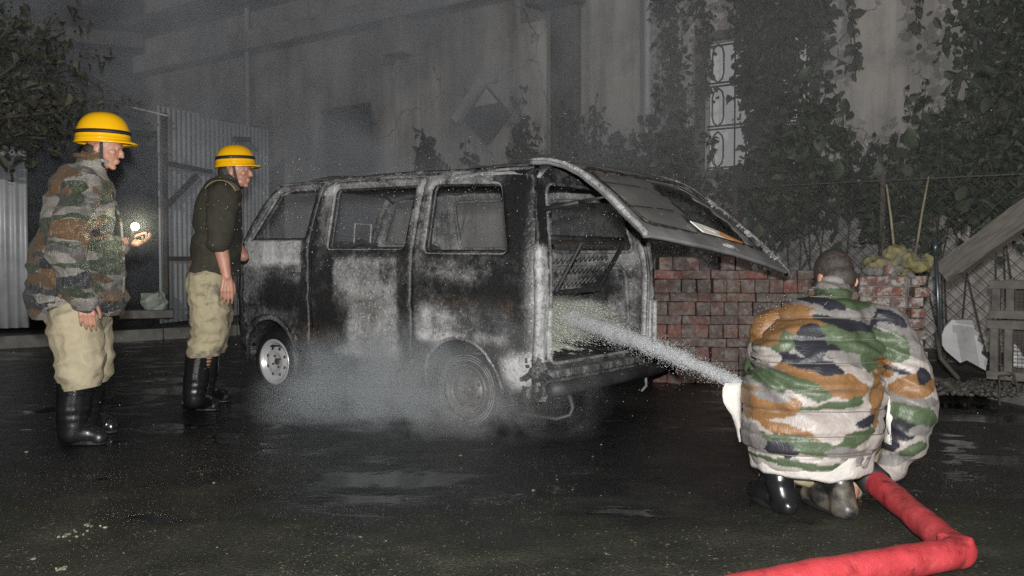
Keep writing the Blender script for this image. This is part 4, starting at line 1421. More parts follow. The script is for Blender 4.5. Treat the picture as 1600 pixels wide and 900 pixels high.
def helmet(parent, c, yaw, pitch, L_=0.165, W_=0.135, H_=0.155):
    Mx = Matrix.Translation(Vector(c)) @ Matrix.Rotation(yaw, 4, 'Z') @ Matrix.Rotation(pitch, 4, 'Y')
    mb = MB()
    vs, fs = [], []
    n = 44
    rings = [(1.0, -0.01), (1.0, 0.0)] + [(math.cos(PI / 2 * k / 12) ** 0.72, math.sin(PI / 2 * k / 12)) for k in range(0, 13)]
    for (r_, h) in rings:
        for k in range(n):
            a = 2 * PI * k / n
            x, y = L_ * r_ * math.cos(a), W_ * r_ * math.sin(a)
            vs.append(Mx @ Vector((x, y, H_ * h)))
    m_ = len(rings)
    for i in range(m_ - 1):
        for k in range(n):
            fs.append((i * n + k, i * n + (k + 1) % n, (i + 1) * n + (k + 1) % n, (i + 1) * n + k))
    shell = mb.add(vs, fs).build('helmet', M['helmet'], parent, smooth=True)
    # brim, longer at the front
    bm_ = MB(); vs, fs = [], []
    for (ex, h) in ((-0.004, 0.004), (0.008, -0.002), (0.5, -0.010), (1.0, -0.016), (1.04, -0.021), (1.0, -0.024), (-0.01, -0.016)):
        for k in range(n):
            a = 2 * PI * k / n
            w_ = 0.006 + 0.032 * max(0, math.cos(a)) ** 2
            x, y = (L_ + ex * w_) * math.cos(a), (W_ + ex * w_ * 0.9) * math.sin(a)
            vs.append(Mx @ Vector((x, y, h)))
    for i in range(6):
        for k in range(n):
            fs.append((i * n + k, (i + 1) * n + k, (i + 1) * n + (k + 1) % n, i * n + (k + 1) % n))
    bm_.add(vs, fs).build('brim', M['helmet'], shell, smooth=True)
    bd_ = MB(); vs, fs = [], []
    for (q, h) in ((0.0, 0.028), (0.003, 0.028), (0.003, 0.05), (0.0, 0.05)):
        cs = math.sqrt(max(0, 1 - (h / H_) ** 2)) ** 0.72
        for k in range(n):
            a = 2 * PI * k / n
            vs.append(Mx @ Vector(((L_ * cs + q) * math.cos(a), (W_ * cs + q) * math.sin(a), h)))
    for i in range(3):
        for k in range(n):
            fs.append((i * n + k, i * n + (k + 1) % n, (i + 1) * n + (k + 1) % n, (i + 1) * n + k))
    bd_.add(vs, fs).build('band', M['black'], shell, smooth=True)
    return Mx


def chin_strap(parent, Mh, s=1.0):
    mb = MB()
    for sg in (1, -1):
        pts = [Mh @ Vector(p) for p in ((-0.002, sg * 0.088, 0.05), (0.01, sg * 0.083, -0.01), (0.022, sg * 0.074, -0.07), (0.035, sg * 0.05, -0.115), (0.04, 0, -0.132))]
        vs = []
        up_ = (Mh.to_3x3() @ Vector((1, 0, 0.15))).normalized() * 0.009
        for p in pts: vs += [p - up_, p + up_]
        mb.add(vs, [(2 * i, 2 * i + 2, 2 * i + 3, 2 * i + 1) for i in range(len(pts) - 1)])
    o = mb.build('chin_strap', M['black'], parent, solid=0.003)
    md = o.modifiers['thick']; md.offset = 0
    return o


def boot(parent, top, ankle, heel, toe, r=0.078, mat='boot', name='boot'):
    mb = MB()
    top, ankle, heel, toe = Vector(top), Vector(ankle), Vector(heel), Vector(toe)
    chain(mb, [(top, r), (top.lerp(ankle, 0.5), r * 0.97), (ankle, r * 0.82)])
    d_ = (toe - heel).normalized(); sdv = Vector((-d_.y, d_.x, 0))
    chain(mb, [(ankle, r * 0.8), (heel + Vector((0, 0, 0.045)) + d_ * 0.02, 0.05)])
    capsule(mb, heel + d_ * 0.03 + sdv * 0.014 + Vector((0, 0, 0.03)), heel + d_ * 0.03 - sdv * 0.014 + Vector((0, 0, 0.03)), 0.04, 0.04)
    chain(mb, [(ankle, r * 0.78), (heel.lerp(toe, 0.55) + Vector((0, 0, 0.06)), 0.056), (toe - d_ * 0.05 + Vector((0, 0, 0.045)), 0.046)])
    capsule(mb, heel + Vector((0, 0, 0.035)), toe - d_ * 0.05 + Vector((0, 0, 0.035)), 0.042, 0.05)

    def creases(p, n):
        return 0.002 * math.sin(p.z * 130) * smooth01(0.08, 0.16, p.z) * (1 - smooth01(0.2, 0.27, p.z)) + 0.006 * noise.noise(p * 9)
    b_ = blob(name, mb, M[mat], parent, 0.008, 5, creases, cuts=[((0, 0, 0.004), (0, 0, -1)), (top, (top - ankle))])
    so_ = MB()
    ot = []
    for k in range(20):
        a = 2 * PI * k / 20
        ln_ = (toe - heel).length
        u_ = 0.5 + 0.5 * math.cos(a)
        wd_ = (0.043 + 0.012 * smooth01(0.3, 0.8, u_)) * math.sin(a) * (1.0 if abs(math.cos(a)) < 0.8 else 1.15)
        ot.append(heel - d_ * 0.022 + d_ * (ln_ + 0.02) * u_ + sdv * wd_)
    so_.add([p + Vector((0, 0, 0.003)) for p in ot] + [p + Vector((0, 0, 0.026)) for p in ot], [tuple(range(20))[::-1], tuple(range(20, 40))] + [(k, (k + 1) % 20, 20 + (k + 1) % 20, 20 + k) for k in range(20)])
    so_.build('sole', M['rubber'], b_, bevel=0.004)
    tr = MB()
    ax = (top - ankle).normalized()
    q = ax.orthogonal().normalized(); q2 = ax.cross(q)
    for h in (0.012, 0.035, 0.055):
        c = top - ax * h
        tr.tube([c + (q * math.cos(2 * PI * k / 24) + q2 * math.sin(2 * PI * k / 24)) * (r + 0.001) for k in range(24)], 0.0045, 5, closed=True)
    tr.build('boot_rib', M[mat], b_, smooth=True)
    return b_


# ---------------------------------------------------------------- firefighter with the phone torch (facing right)
P1 = thing('person', 'person in grimy camouflage jacket and yellow helmet holding up a glowing phone torch', 'person', (-2.473, 5.149, 0.000))
Yc = 5.2
bd1 = MB()
HM = head(bd1, (-2.322, 5.200, 1.691), R(8), 1.0, R(14))
capsule(bd1, (-2.379, 5.200, 1.568), (-2.341, 5.200, 1.655), 0.062, 0.055)
chain(bd1, [((-2.486, 5.200, 0.771), 0.13), ((-2.504, 5.220, 1.138), 0.12), ((-2.471, 5.220, 1.394), 0.095), ((-2.382, 5.200, 1.568), 0.07)])
chain(bd1, [((-2.387, 5.000, 1.432), 0.06), ((-2.410, 4.920, 1.081), 0.045), ((-2.310, 4.920, 0.839), 0.03)])
chain(bd1, [((-2.543, 5.420, 1.427), 0.05), ((-2.499, 5.480, 1.065), 0.045), ((-2.260, 5.320, 1.147), 0.03)])
for (hp, kn_, an) in (((-2.475, 5.100, 0.705), (-2.444, 5.100, 0.380), (-2.478, 5.100, 0.090)), ((-2.475, 5.300, 0.691), (-2.459, 5.320, 0.358), (-2.495, 5.340, 0.102))):
    chain(bd1, [(hp, 0.09), (kn_, 0.06), (an, 0.045)])
hand(bd1, (-2.310, 4.920, 0.835), (0.06, -0.02, -1), (-0.3, 0.9, 0), (0.95, 0.3, 0.0), 0.45, 0.4, 1.05)
hand(bd1, (-2.260, 5.320, 1.151), (0.8, -0.1, -0.12), (0.1, -0.25, 0.95), (-0.1, 1, 0.3), 0.75, 0.5, 1.0)
blob('body', bd1, M['skin'], P1, 0.0048, 2)
hr = MB()
ell(hr, (-2.366, 5.200, 1.662), (0.075, 0.079, 0.06))
blob('hair', hr, M['hair'], P1, 0.008, 2, cuts=[((-2.367, 5.200, 1.637), (0.45, 0, -0.9))])
jk = MB()
ell(jk, (-2.507, 5.220, 0.954), (0.262, 0.215, 0.36))
ell(jk, (-2.502, 5.220, 0.815), (0.275, 0.225, 0.2))
ell(jk, (-2.487, 5.220, 1.285), (0.19, 0.21, 0.27))
ell(jk, (-2.453, 5.200, 1.448), (0.16, 0.22, 0.15))
chain(jk, [((-2.368, 5.020, 1.445), 0.10), ((-2.508, 5.300, 1.437), 0.1)])
s1 = MB()
chain(s1, [((-2.365, 5.020, 1.452), 0.10), ((-2.375, 4.940, 1.289), 0.103), ((-2.400, 4.880, 1.091), 0.1), ((-2.351, 4.880, 0.926), 0.088), ((-2.313, 4.920, 0.821), 0.064)])
chain(jk, [((-2.531, 5.420, 1.465), 0.1), ((-2.507, 5.480, 1.085), 0.095), ((-2.314, 5.340, 1.121), 0.06)])
chain(jk, [((-2.408, 5.200, 1.531), 0.1), ((-2.374, 5.200, 1.619), 0.086)])


def j1(p, n):
    f = 0.017 * (0.5 - 2 * abs(noise.noise(Vector((p.x * 4 + p.z * 5, p.y * 4, p.z * 6))))) + 0.010 * (0.5 - 2 * abs(noise.noise(Vector((p.x * 9 - p.z * 9, p.y * 8, p.z * 12 + 4)))))
    return f + 0.02 * noise.noise(p * 3.1)


jo = blob('jacket', jk, M['camo_grimy'], P1, 0.0095, 5, j1, cuts=[((-2.494, 5.200, 0.713), (0.05, 0, -1)), ((-2.310, 4.920, 0.811), (0.3, 0, -0.9)) if False else ((-2.494, 5.200, 0.702), (0.0, 0, -1))])
blob('sleeve', s1, M['camo_grimy'], P1, 0.0085, 3, lambda p, n: 0.02 * (0.42 - 1.6 * abs(noise.noise(Vector((p.x * 3 + p.z * 5, p.y * 4, p.z * 10 - p.x * 6))))) + 0.007 * (0.5 - 2 * abs(noise.noise(p * 14))))
# turned-up collar and front edge
cl = MB()
cvs = [Vector((-2.382, 5.200, 1.611)) + Vector((0.098 * math.cos(a), 0.088 * math.sin(a), 0.022 * math.cos(a + 2.6))) for a in [2 * PI * k / 28 for k in range(28)]]
cl.tube(cvs, 0.014, 7, closed=True)
cl.build('collar', M['camo_grimy'], jo, smooth=True)
zp = MB().tube([(-2.257, 5.150, 1.426), (-2.199, 5.120, 1.244), (-2.176, 5.100, 0.993), (-2.187, 5.100, 0.741)], 0.008, 5)
zp.build('front_edge', M['camo_grimy'], jo, smooth=True)
cf = MB().tube([Vector((-2.313, 4.920, 0.832)) + Vector((0.058 * math.cos(2 * PI * k / 20), 0.058 * math.sin(2 * PI * k / 20), 0.012 * math.cos(2 * PI * k / 20))) for k in range(20)], 0.013, 6, closed=True)
cf.build('cuff', M['camo_grimy'], jo, smooth=True)
tr = MB()
ell(tr, (-2.490, 5.200, 0.727), (0.175, 0.2, 0.14))
chain(tr, [((-2.461, 5.100, 0.687), 0.15), ((-2.419, 5.080, 0.491), 0.135), ((-2.427, 5.080, 0.382), 0.125), ((-2.441, 5.090, 0.302), 0.09)])
chain(tr, [((-2.490, 5.300, 0.673), 0.145), ((-2.448, 5.300, 0.485), 0.115), ((-2.443, 5.310, 0.390), 0.1), ((-2.460, 5.320, 0.324), 0.085)])
blob('trousers', tr, M['khaki'], P1, 0.0095, 4, folds(0.015, 6.5, (1, 1, 1.9), 0.008, 4, 2.0), cuts=[((-2.440, 5.090, 0.320), (0.14, 0, -1))])
boot(P1, (-2.454, 5.090, 0.356), (-2.480, 5.090, 0.084), (-2.529, 5.113, 0.000), (-2.289, 5.113, 0.000), 0.098)
boot(P1, (-2.474, 5.320, 0.351), (-2.518, 5.340, 0.098), (-2.611, 5.453, 0.000), (-2.371, 5.453, 0.000), 0.088)
helmet(P1, (-2.329, 5.200, 1.724), R(8), R(1), 0.15, 0.128, 0.158)
chin_strap(P1, HM)
# the phone, its lamp switched on
PH = thing('phone', 'phone with its glowing torch held in the hand of the jacketed firefighter', 'phone', (-2.207, 5.300, 1.192))
mb = MB().box((-2.206, 5.290, 1.191), (0.012, 0.068, 0.14), Euler((0, R(10), R(10))).to_matrix())
mb.build('case', M['black'], PH, bevel=0.004)
m, nt, b = new_mat('phone_torch_lens')
b.inputs['Base Color'].default_value = (1, 1, 0.85, 1)
b.inputs['Emission Color'].default_value = (1.0, 1.0, 0.72, 1)
b.inputs['Emission Strength'].default_value = 60
lm = MB(); ell(lm, (-2.180, 5.265, 1.235), (0.023, 0.023, 0.022)); lm.build('torch_lens', m, PH, smooth=True)
ld = bpy.data.lights.new('torch_lamp', 'POINT'); ld.energy = 0.9; ld.color = (1, 1, 0.75); ld.shadow_soft_size = 0.02
lo = bpy.data.objects.new('torch_lamp', ld); COL.objects.link(lo); lo.location = (-2.076, 5.100, 1.244)

# ---------------------------------------------------------------- firefighter in the olive sweater (walking right)
P2 = thing('person', 'person in dark olive sweater with rolled sleeve and yellow helmet walking past the sheet gate', 'person', (-2.136, 6.159, 0.000))
b2 = MB()
H2 = head(b2, (-1.860, 6.150, 1.649), R(2), 0.97, R(3))
capsule(b2, (-1.913, 6.150, 1.533), (-1.877, 6.150, 1.628), 0.06, 0.054)
chain(b2, [((-2.057, 6.150, 0.937), 0.13), ((-2.011, 6.150, 1.197), 0.13), ((-1.957, 6.150, 1.434), 0.12), ((-1.917, 6.150, 1.542), 0.06)])
chain(b2, [((-1.895, 5.970, 1.423), 0.06), ((-1.907, 5.920, 1.171), 0.05), ((-1.873, 5.900, 1.046), 0.042), ((-1.847, 5.880, 0.934), 0.03)])
chain(b2, [((-1.995, 6.340, 1.446), 0.06), ((-1.972, 6.400, 1.180), 0.05), ((-1.880, 6.360, 1.068), 0.04)])
chain(b2, [((-2.015, 6.060, 0.896), 0.09), ((-2.042, 6.050, 0.469), 0.06), ((-2.122, 6.060, 0.125), 0.045)])
chain(b2, [((-2.078, 6.250, 0.892), 0.09), ((-2.093, 6.280, 0.447), 0.06), ((-2.130, 6.300, 0.110), 0.045)])
hand(b2, (-1.847, 5.880, 0.930), (0.02, 0.0, -1), (-0.5, 0.85, 0), (0.85, 0.5, 0.0), 0.42, 0.35, 1.05)
blob('body', b2, M['skin'], P2, 0.0048, 2)
hr = MB(); ell(hr, (-1.916, 6.150, 1.637), (0.066, 0.074, 0.062))
blob('hair', hr, M['hair'], P2, 0.008, 2, cuts=[((-1.916, 6.150, 1.594), (0.5, 0, -0.85))])
sw = MB()
ell(sw, (-2.000, 6.150, 1.067), (0.168, 0.205, 0.25))
ell(sw, (-2.005, 6.150, 0.959), (0.165, 0.20, 0.14))
ell(sw, (-1.988, 6.150, 1.326), (0.155, 0.205, 0.24))
ell(sw, (-1.956, 6.150, 1.477), (0.125, 0.19, 0.12))
chain(sw, [((-1.894, 5.980, 1.453), 0.1), ((-1.897, 5.930, 1.296), 0.094), ((-1.904, 5.910, 1.162), 0.078)])
chain(sw, [((-1.992, 6.330, 1.477), 0.095), ((-1.978, 6.390, 1.194), 0.08)])
chain(sw, [((-1.935, 6.150, 1.507), 0.09), ((-1.908, 6.150, 1.572), 0.074)])
sc2 = blob('sweater', sw, M['sweater'], P2, 0.009, 5, folds(0.014, 5, (1, 1, 1.6), 0.012, 4, 3.0), cuts=[((-2.010, 6.150, 0.933), (-0.02, 0, -1))])
pt = MB()
vs, fs = [], []
for i in range(8):
    for j in range(7):
        t, s = i / 7, j / 6
        a = R(20 + 130 * t)
        vs.append(Vector((-1.894, 5.980, 1.449)) + Vector((0.108 * math.cos(a) * 1.0, -0.05 + 0.11 * s - 0.03, 0.106 * math.sin(a) + 0.012 * s)))
        if i and j:
            q = i * 7 + j
            fs.append((q - 8, q - 1, q, q - 7))
pt.add(vs, fs).build('shoulder_patch', M['patch'], sc2, smooth=True, solid=0.004)
MB().tube([Vector((-1.908, 6.150, 1.568)) + Vector((0.08 * math.cos(2 * PI * k / 24), 0.075 * math.sin(2 * PI * k / 24), -0.02 * math.cos(2 * PI * k / 24))) for k in range(24)], 0.013, 6, closed=True).build('collar', M['black'], sc2, smooth=True)
MB().tube([Vector((-1.900, 5.910, 1.154)) + Vector((0.066 * math.cos(2 * PI * k / 20), 0.066 * math.sin(2 * PI * k / 20), 0.008 * math.cos(2 * PI * k / 20))) for k in range(20)], 0.016, 6, closed=True).build('rolled_cuff', M['sweater'], sc2, smooth=True)
MB().box((-1.931, 5.880, 1.207), (0.028, 0.02, 0.075), Euler((0, R(18), 0)).to_matrix()).build('elbow_tear', M['patch'], sc2, bevel=0.006)
tr = MB()
ell(tr, (-2.053, 6.150, 0.911), (0.14, 0.18, 0.12))
chain(tr, [((-2.032, 6.060, 0.875), 0.138), ((-2.006, 6.040, 0.684), 0.125), ((-2.028, 6.050, 0.534), 0.115), ((-2.059, 6.050, 0.448), 0.11), ((-2.085, 6.060, 0.374), 0.085)])
chain(tr, [((-2.070, 6.250, 0.870), 0.13), ((-2.043, 6.270, 0.648), 0.115), ((-2.066, 6.280, 0.470), 0.1), ((-2.097, 6.290, 0.375), 0.085)])
blob('trousers', tr, M['khaki_dirty'], P2, 0.009, 4, folds(0.016, 7.5, (1, 1, 1.9), 0.008, 4, 7.0), cuts=[((-2.085, 6.060, 0.395), (0.05, 0, -1))])
boot(P2, (-2.093, 6.060, 0.400), (-2.130, 6.060, 0.116), (-2.243, 6.264, 0.000), (-2.017, 6.264, 0.000), 0.088)
boot(P2, (-2.096, 6.290, 0.464), (-2.134, 6.300, 0.133), (-2.289, 6.629, 0.000), (-2.054, 6.629, 0.000), 0.078)
helmet(P2, (-1.864, 6.150, 1.684), R(2), R(-2), 0.132, 0.122, 0.13)
chin_strap(P2, H2)

# ---------------------------------------------------------------- crouching hose man, his back to the camera
P3 = thing('person', 'person crouching in quilted camouflage jacket with white shirt tail aiming the red hose', 'person', (1.25, 3.78, 0))
b3 = MB()
H3 = head(b3, (1.477, 4.160, 0.962), R(97), 1.05, R(38))
capsule(b3, (1.430, 4.040, 0.839), (1.463, 4.120, 0.931), 0.066, 0.06)
chain(b3, [((1.297, 3.880, 0.264), 0.17), ((1.325, 3.920, 0.507), 0.17), ((1.389, 4.000, 0.723), 0.15), ((1.433, 4.050, 0.847), 0.08)])
chain(b3, [((1.637, 4.000, 0.723), 0.06), ((1.711, 3.870, 0.445), 0.05), ((1.631, 3.900, 0.171), 0.033)])
chain(b3, [((1.166, 4.050, 0.733), 0.06), ((1.138, 4.150, 0.475), 0.05), ((1.235, 4.420, 0.400), 0.034)])
for (h, k, a) in (((1.175, 3.900, 0.232), (1.200, 4.350, 0.417), (1.186, 4.000, 0.040)), ((1.437, 3.900, 0.232), (1.734, 4.300, 0.393), (1.472, 3.950, 0.024))):
    chain(b3, [(h, 0.1), (k, 0.065), (a, 0.045)])
hand(b3, (1.626, 3.900, 0.160), (-0.5, 0.12, -0.75), (-0.75, -0.3, 0.5), (-0.1, 0.9, 0.3), 0.8, 0.5, 1.0)
hand(b3, (1.235, 4.420, 0.403), (-0.7, 0.5, 0.1), (0.2, 0.3, -0.9), (0.5, 0.8, 0), 0.9, 0.5, 1.0)
blob('body', b3, M['skin'], P3, 0.0048, 2)
hr = MB()
mh = H3
for (p, r_) in (((-0.010, 0, 0.028), (0.099, 0.081, 0.1)), ((-0.04, 0, -0.03), (0.062, 0.07, 0.06))):
    m_ = mh @ Matrix.Translation(Vector(p)) @ Matrix.Diagonal((*r_, 1))
    hr.lathe([(max(0.0005, math.cos(-PI / 2 + PI * k / 12)), math.sin(-PI / 2 + PI * k / 12)) for k in range(13)], m_, 18)
blob('hair', hr, M['hair'], P3, 0.006, 2, lambda p, n: 0.0015 * noise.noise(p * 90))
jk = MB()
ell(jk, (1.274, 3.860, 0.318), (0.298, 0.255, 0.20))
ell(jk, (1.277, 3.860, 0.235), (0.262, 0.245, 0.15))
ell(jk, (1.290, 3.880, 0.471), (0.302, 0.245, 0.22))
ell(jk, (1.327, 3.930, 0.617), (0.28, 0.215, 0.21))
ell(jk, (1.374, 3.990, 0.746), (0.235, 0.165, 0.155))
capsule(jk, (1.248, 4.020, 0.755), (1.558, 4.000, 0.751), 0.10, 0.10)
chain(jk, [((1.421, 4.030, 0.840), 0.10), ((1.443, 4.080, 0.895), 0.083)])
slr, sll = MB(), MB()
chain(slr, [((1.569, 4.000, 0.745), 0.10), ((1.640, 3.980, 0.724), 0.108), ((1.692, 3.920, 0.585), 0.105), ((1.704, 3.860, 0.422), 0.108), ((1.678, 3.870, 0.261), 0.088), ((1.630, 3.890, 0.146), 0.058)])
chain(sll, [((1.231, 4.040, 0.742), 0.095), ((1.160, 4.050, 0.719), 0.096), ((1.147, 4.140, 0.550), 0.09), ((1.164, 4.220, 0.442), 0.078), ((1.232, 4.400, 0.403), 0.055)])
SEAMS = [0.955, 0.885, 0.80, 0.715, 0.62, 0.52, 0.43, 0.335, 0.255]


def quilt(p, n):
    f = 0.0
    z = p.z + 0.03 * (p.x - 1.3) ** 2 * 4 + 0.012 * noise.noise(Vector((p.x * 3, 0, p.z)))
    for s in SEAMS:
        f -= 0.010 * math.exp(-((z - s) / 0.009) ** 2)
    k = 0.008 * (0.5 - 2 * abs(noise.noise(Vector((p.x * 5 + p.z * 4, p.y * 4, p.z * 9)))))
    k += 0.004 * (0.5 - 2 * abs(noise.noise(Vector((p.x * 13 - p.z * 9, p.y * 9, p.z * 14)))))
    # long pulls fanning from under the right arm and over the left hip
    for (cx_, cz_, n2_, r2_) in ((1.64, 0.60, 15, 0.34), (1.0, 0.62, 12, 0.26)):
        d_ = Vector((p.x - cx_, 0, p.z - cz_))
        ang = math.atan2(d_.z, d_.x)
        k += 0.011 * math.sin(ang * n2_ + 2.5 * noise.noise(p * 3)) * math.exp(-(d_.length / r2_) ** 2)
    return f + k + 0.012 * noise.noise(p * 2.6)


def sleeve_folds(p, n):
    w_ = Vector((p.x * 2.5, p.y * 4, p.z * 13 + p.x * 6))
    return 0.019 * (0.42 - 1.6 * abs(noise.noise(w_))) + 0.006 * (0.5 - 2 * abs(noise.noise(p * 15))) + 0.01 * noise.noise(p * 4)


j3 = blob('jacket', jk, M['camo_print'], P3, 0.0085, 4, quilt, cuts=[((1.245, 3.750, 0.170), (0, -0.18, -1))])
sr3 = blob('sleeve', slr, M['camo_print'], P3, 0.008, 3, sleeve_folds)
sl3 = blob('sleeve', sll, M['camo_print'], P3, 0.008, 3, sleeve_folds)
G_, G2_, L2_, D_, V_, B_ = (0.17, 0.16, 0.155), (0.22, 0.205, 0.195), (0.32, 0.288, 0.268), (0.022, 0.023, 0.03), (0.062, 0.088, 0.048), (0.19, 0.1, 0.042)
# woodland print, patch by patch: centre on the jacket's back, half width, half height (m), tilt, colour
PRINT = [
    ((1.210, 3.900, 0.847), .16, .035, -8, G_), ((1.568, 3.900, 0.808), .13, .05, 20, G_), ((1.425, 3.950, 0.877), .13, .035, 5, V_), ((1.321, 3.920, 0.868), .09, .022, 15, D_),
    ((1.181, 3.850, 0.781), .15, .065, 0, B_), ((1.407, 3.850, 0.806), .12, .022, 8, G_), ((1.608, 3.850, 0.757), .07, .07, 0, D_), ((1.422, 3.800, 0.718), .15, .055, 6, V_), ((1.086, 3.800, 0.707), .1, .05, 0, V_),
    ((1.415, 3.820, 0.775), .12, .022, 14, D_), ((1.245, 3.800, 0.707), .045, .065, 10, D_), ((1.315, 3.800, 0.664), .03, .03, 0, D_), ((1.060, 3.750, 0.632), .1, .022, -8, G_), ((1.404, 3.750, 0.637), .12, .022, 10, G_), ((1.497, 3.750, 0.637), .05, .05, 40, V_),
    ((1.242, 3.700, 0.553), .2, .05, 10, B_), ((1.214, 3.720, 0.624), .125, .024, 12, D_), ((1.054, 3.700, 0.553), .075, .045, 0, G_), ((1.192, 3.680, 0.522), .085, .03, 22, V_),
    ((1.023, 3.660, 0.455), .135, .05, 4, B_), ((1.294, 3.620, 0.456), .12, .014, -8, V_), ((1.370, 3.620, 0.471), .05, .012, -20, V_), ((1.115, 3.620, 0.353), .12, .02, 18, B_), ((1.497, 3.700, 0.472), .03, .1, 10, B_),
    ((1.154, 3.620, 0.296), .19, .03, 8, V_), ((1.383, 3.650, 0.321), .09, .026, -18, V_), ((1.083, 3.620, 0.276), .06, .026, 25, D_), ((0.980, 3.660, 0.304), .06, .05, 10, G_), ((1.355, 3.640, 0.256), .1, .026, 8, G_), ((1.438, 3.680, 0.394), .045, .02, -10, D_), ((1.213, 3.640, 0.214), .2, .012, 4, V_),
    ((1.658, 3.850, 0.721), .09, .03, 30, G_), ((1.610, 3.800, 0.672), .08, .055, 0, V_), ((1.702, 3.760, 0.454), .09, .018, 5, G_), ((1.604, 3.780, 0.459), .03, .05, 0, G_), ((1.625, 3.820, 0.208), .07, .02, -30, G_), ((1.571, 3.800, 0.591), .035, .045, 0, B_), ((1.625, 3.800, 0.578), .05, .012, 20, D_), ((1.689, 3.780, 0.518), .085, .04, -6, B_), ((1.723, 3.780, 0.553), .03, .03, 0, D_), ((1.682, 3.760, 0.390), .1, .045, 10, V_), ((1.630, 3.760, 0.337), .05, .035, 30, D_), ((1.704, 3.760, 0.329), .04, .02, 0, G_), ((1.593, 3.780, 0.284), .03, .05, 0, D_), ((1.683, 3.800, 0.253), .05, .02, -20, V_),
    ((1.073, 4.000, 0.745), .06, .06, 0, B_), ((1.076, 4.050, 0.552), .06, .035, 0, V_), ((1.070, 4.050, 0.638), .05, .03, 0, L2_), ((1.065, 4.050, 0.489), .06, .02, 0, G_)]
def print_camo(o):
    me = o.data
    ca = me.color_attributes.new('print_colour', 'FLOAT_COLOR', 'POINT')
    cols = []
    for v_ in me.vertices:
        p = v_.co + P3.location
        wx = p.x + 0.020 * noise.noise(p * 9) + 0.010 * noise.noise(p * 24)
        wz = p.z + 0.014 * noise.noise(p * 9 + Vector((7, 3, 1))) + 0.008 * noise.noise(p * 24 + Vector((1, 8, 1)))
        c = L2_ if p.z < 0.62 else G2_
        if v_.normal.y < 0.35:
            for (q, hx, hz, tl, cc) in PRINT:
                dx, dz_ = wx - q[0], wz - q[2]
                if abs(dx) > hx * 1.4 + hz or abs(dz_) > hx * 1.2 + hz: continue
                cs, sn = math.cos(R(tl)), math.sin(R(tl))
                ex, ez = dx * cs - dz_ * sn, dx * sn + dz_ * cs
                if (ex / hx) ** 2 + (ez / hz) ** 2 < 1.3: c = cc
        else:
            for k_, cc in enumerate((G_, V_, B_, D_)):
                if noise.noise(Vector((p.x * 5, p.y * 5, p.z * 8)) + Vector((k_ * 7.3, 0, 0))) > 0.16 + 0.06 * (k_ == 3): c = cc
        cols += [*c, 1.0]
    ca.data.foreach_set('color', cols)


for o in (j3, sr3, sl3): print_camo(o)
# stitched seam lines: thin piping sunk in the quilting, laid on the jacket's own surface
dg = bpy.context.evaluated_depsgraph_get()
from mathutils.bvhtree import BVHTree
bv = BVHTree.FromPolygons([P3.matrix_world @ v.co if False else Vector(v.co) + P3.location for v in j3.data.vertices], [tuple(p.vertices) for p in j3.data.polygons])
M['piping'] = simple('seam_thread', (0.16, 0.14, 0.11), (0.07, 0.065, 0.055), 0.8, 20)
for s in SEAMS[1:]:
    run = []
    for i in range(60):
        x = 0.98 + 0.66 * i / 59
        z = s - 0.12 * (x - 1.3) ** 2
        hit = bv.ray_cast(Vector((x, 2.8, z)), Vector((0, 1, 0)))
        if hit[0] is not None and hit[0].y < 4.15 and hit[1].y < -0.12 and x < 1.60 + 0.05 * (s < 0.6):
            run.append(hit[0] + Vector((0, -0.001, 0)))
        elif len(run) > 3: break
        else: run = []
    if len(run) > 3:
        MB().tube(run, 0.0026, 4, cap=False).build('seam', M['piping'], j3, smooth=True)
cl = MB().tube([Vector((1.443, 4.080, 0.912)) + Vector((0.094 * math.cos(2 * PI * k / 28), 0.085 * math.sin(2 * PI * k / 28), -0.02 + 0.022 * math.sin(2 * PI * k / 28))) for k in range(28)], 0.016, 7, closed=True)
cl.build('collar', M['camo_grimy'], j3, smooth=True)


vs, fs = [], []
cs = (1.277, 3.860, 0.241)
for j in range(9):
    for i in range(72):
        a = 2 * PI * i / 72; t = j / 8
        rr = 1 + 0.022 * t * math.sin(a * 9 + 1.5 * noise.noise(Vector((a * 1.5, 0, 3)))) + 0.02 * noise.noise(Vector((a * 3, t * 2, 1))) + 0.06 * t * (1 - t)
        vs.append((cs[0] + (0.252 - 0.012 * t) * rr * math.cos(a), cs[1] + (0.232 - 0.015 * t) * rr * math.sin(a), 0.245 - (0.088 + 0.02 * noise.noise(Vector((a * 2, 5, 0)))) * t))
        if j: fs.append(((j - 1) * 72 + i, (j - 1) * 72 + (i + 1) % 72, j * 72 + (i + 1) % 72, j * 72 + i))
MB().add(vs, fs).build('shirt_tail', M['white_shirt'], P3, smooth=True, solid=0.006)
fl = MB()
vs, fs = [], []
for (x0_, x1_, za, zb_, y0_) in ((0.945, 1.02, 0.505, 0.25, 3.95), (1.585, 1.63, 0.47, 0.27, 3.80)):
    n0 = len(vs)
    for i in range(10):
        for j in range(6):
            t, s = i / 9, j / 5
            z = za + (zb_ - za) * t
            bulge = (math.sin(PI * min(1, t * 1.5 + 0.1)) * 0.03 - 0.045 * t)
            sg = -1 if x0_ < 1.2 else 1
            xx = (x0_ + (x1_ - x0_) * s) + sg * bulge * (1 - s if sg < 0 else s) + 0.008 * noise.noise(Vector((t * 4, s * 2, x0_)))
            vs.append((xx, y0_ + 0.02 * math.sin(s * 6 + t * 3) + 0.04 * s, z))
            if i and j:
                q = n0 + i * 6 + j
                fs.append((q - 7, q - 1, q, q - 6))
fl.add(vs, fs)
for k_, (lo_, hi_) in enumerate(((0, 60), (60, 120))):
    MB().add(vs[lo_:hi_], [tuple(i - lo_ for i in f) for f in fs if lo_ <= f[0] < hi_]).build('shirt_flap', M['white_shirt'], P3, smooth=True, solid=0.006)
tr = MB()
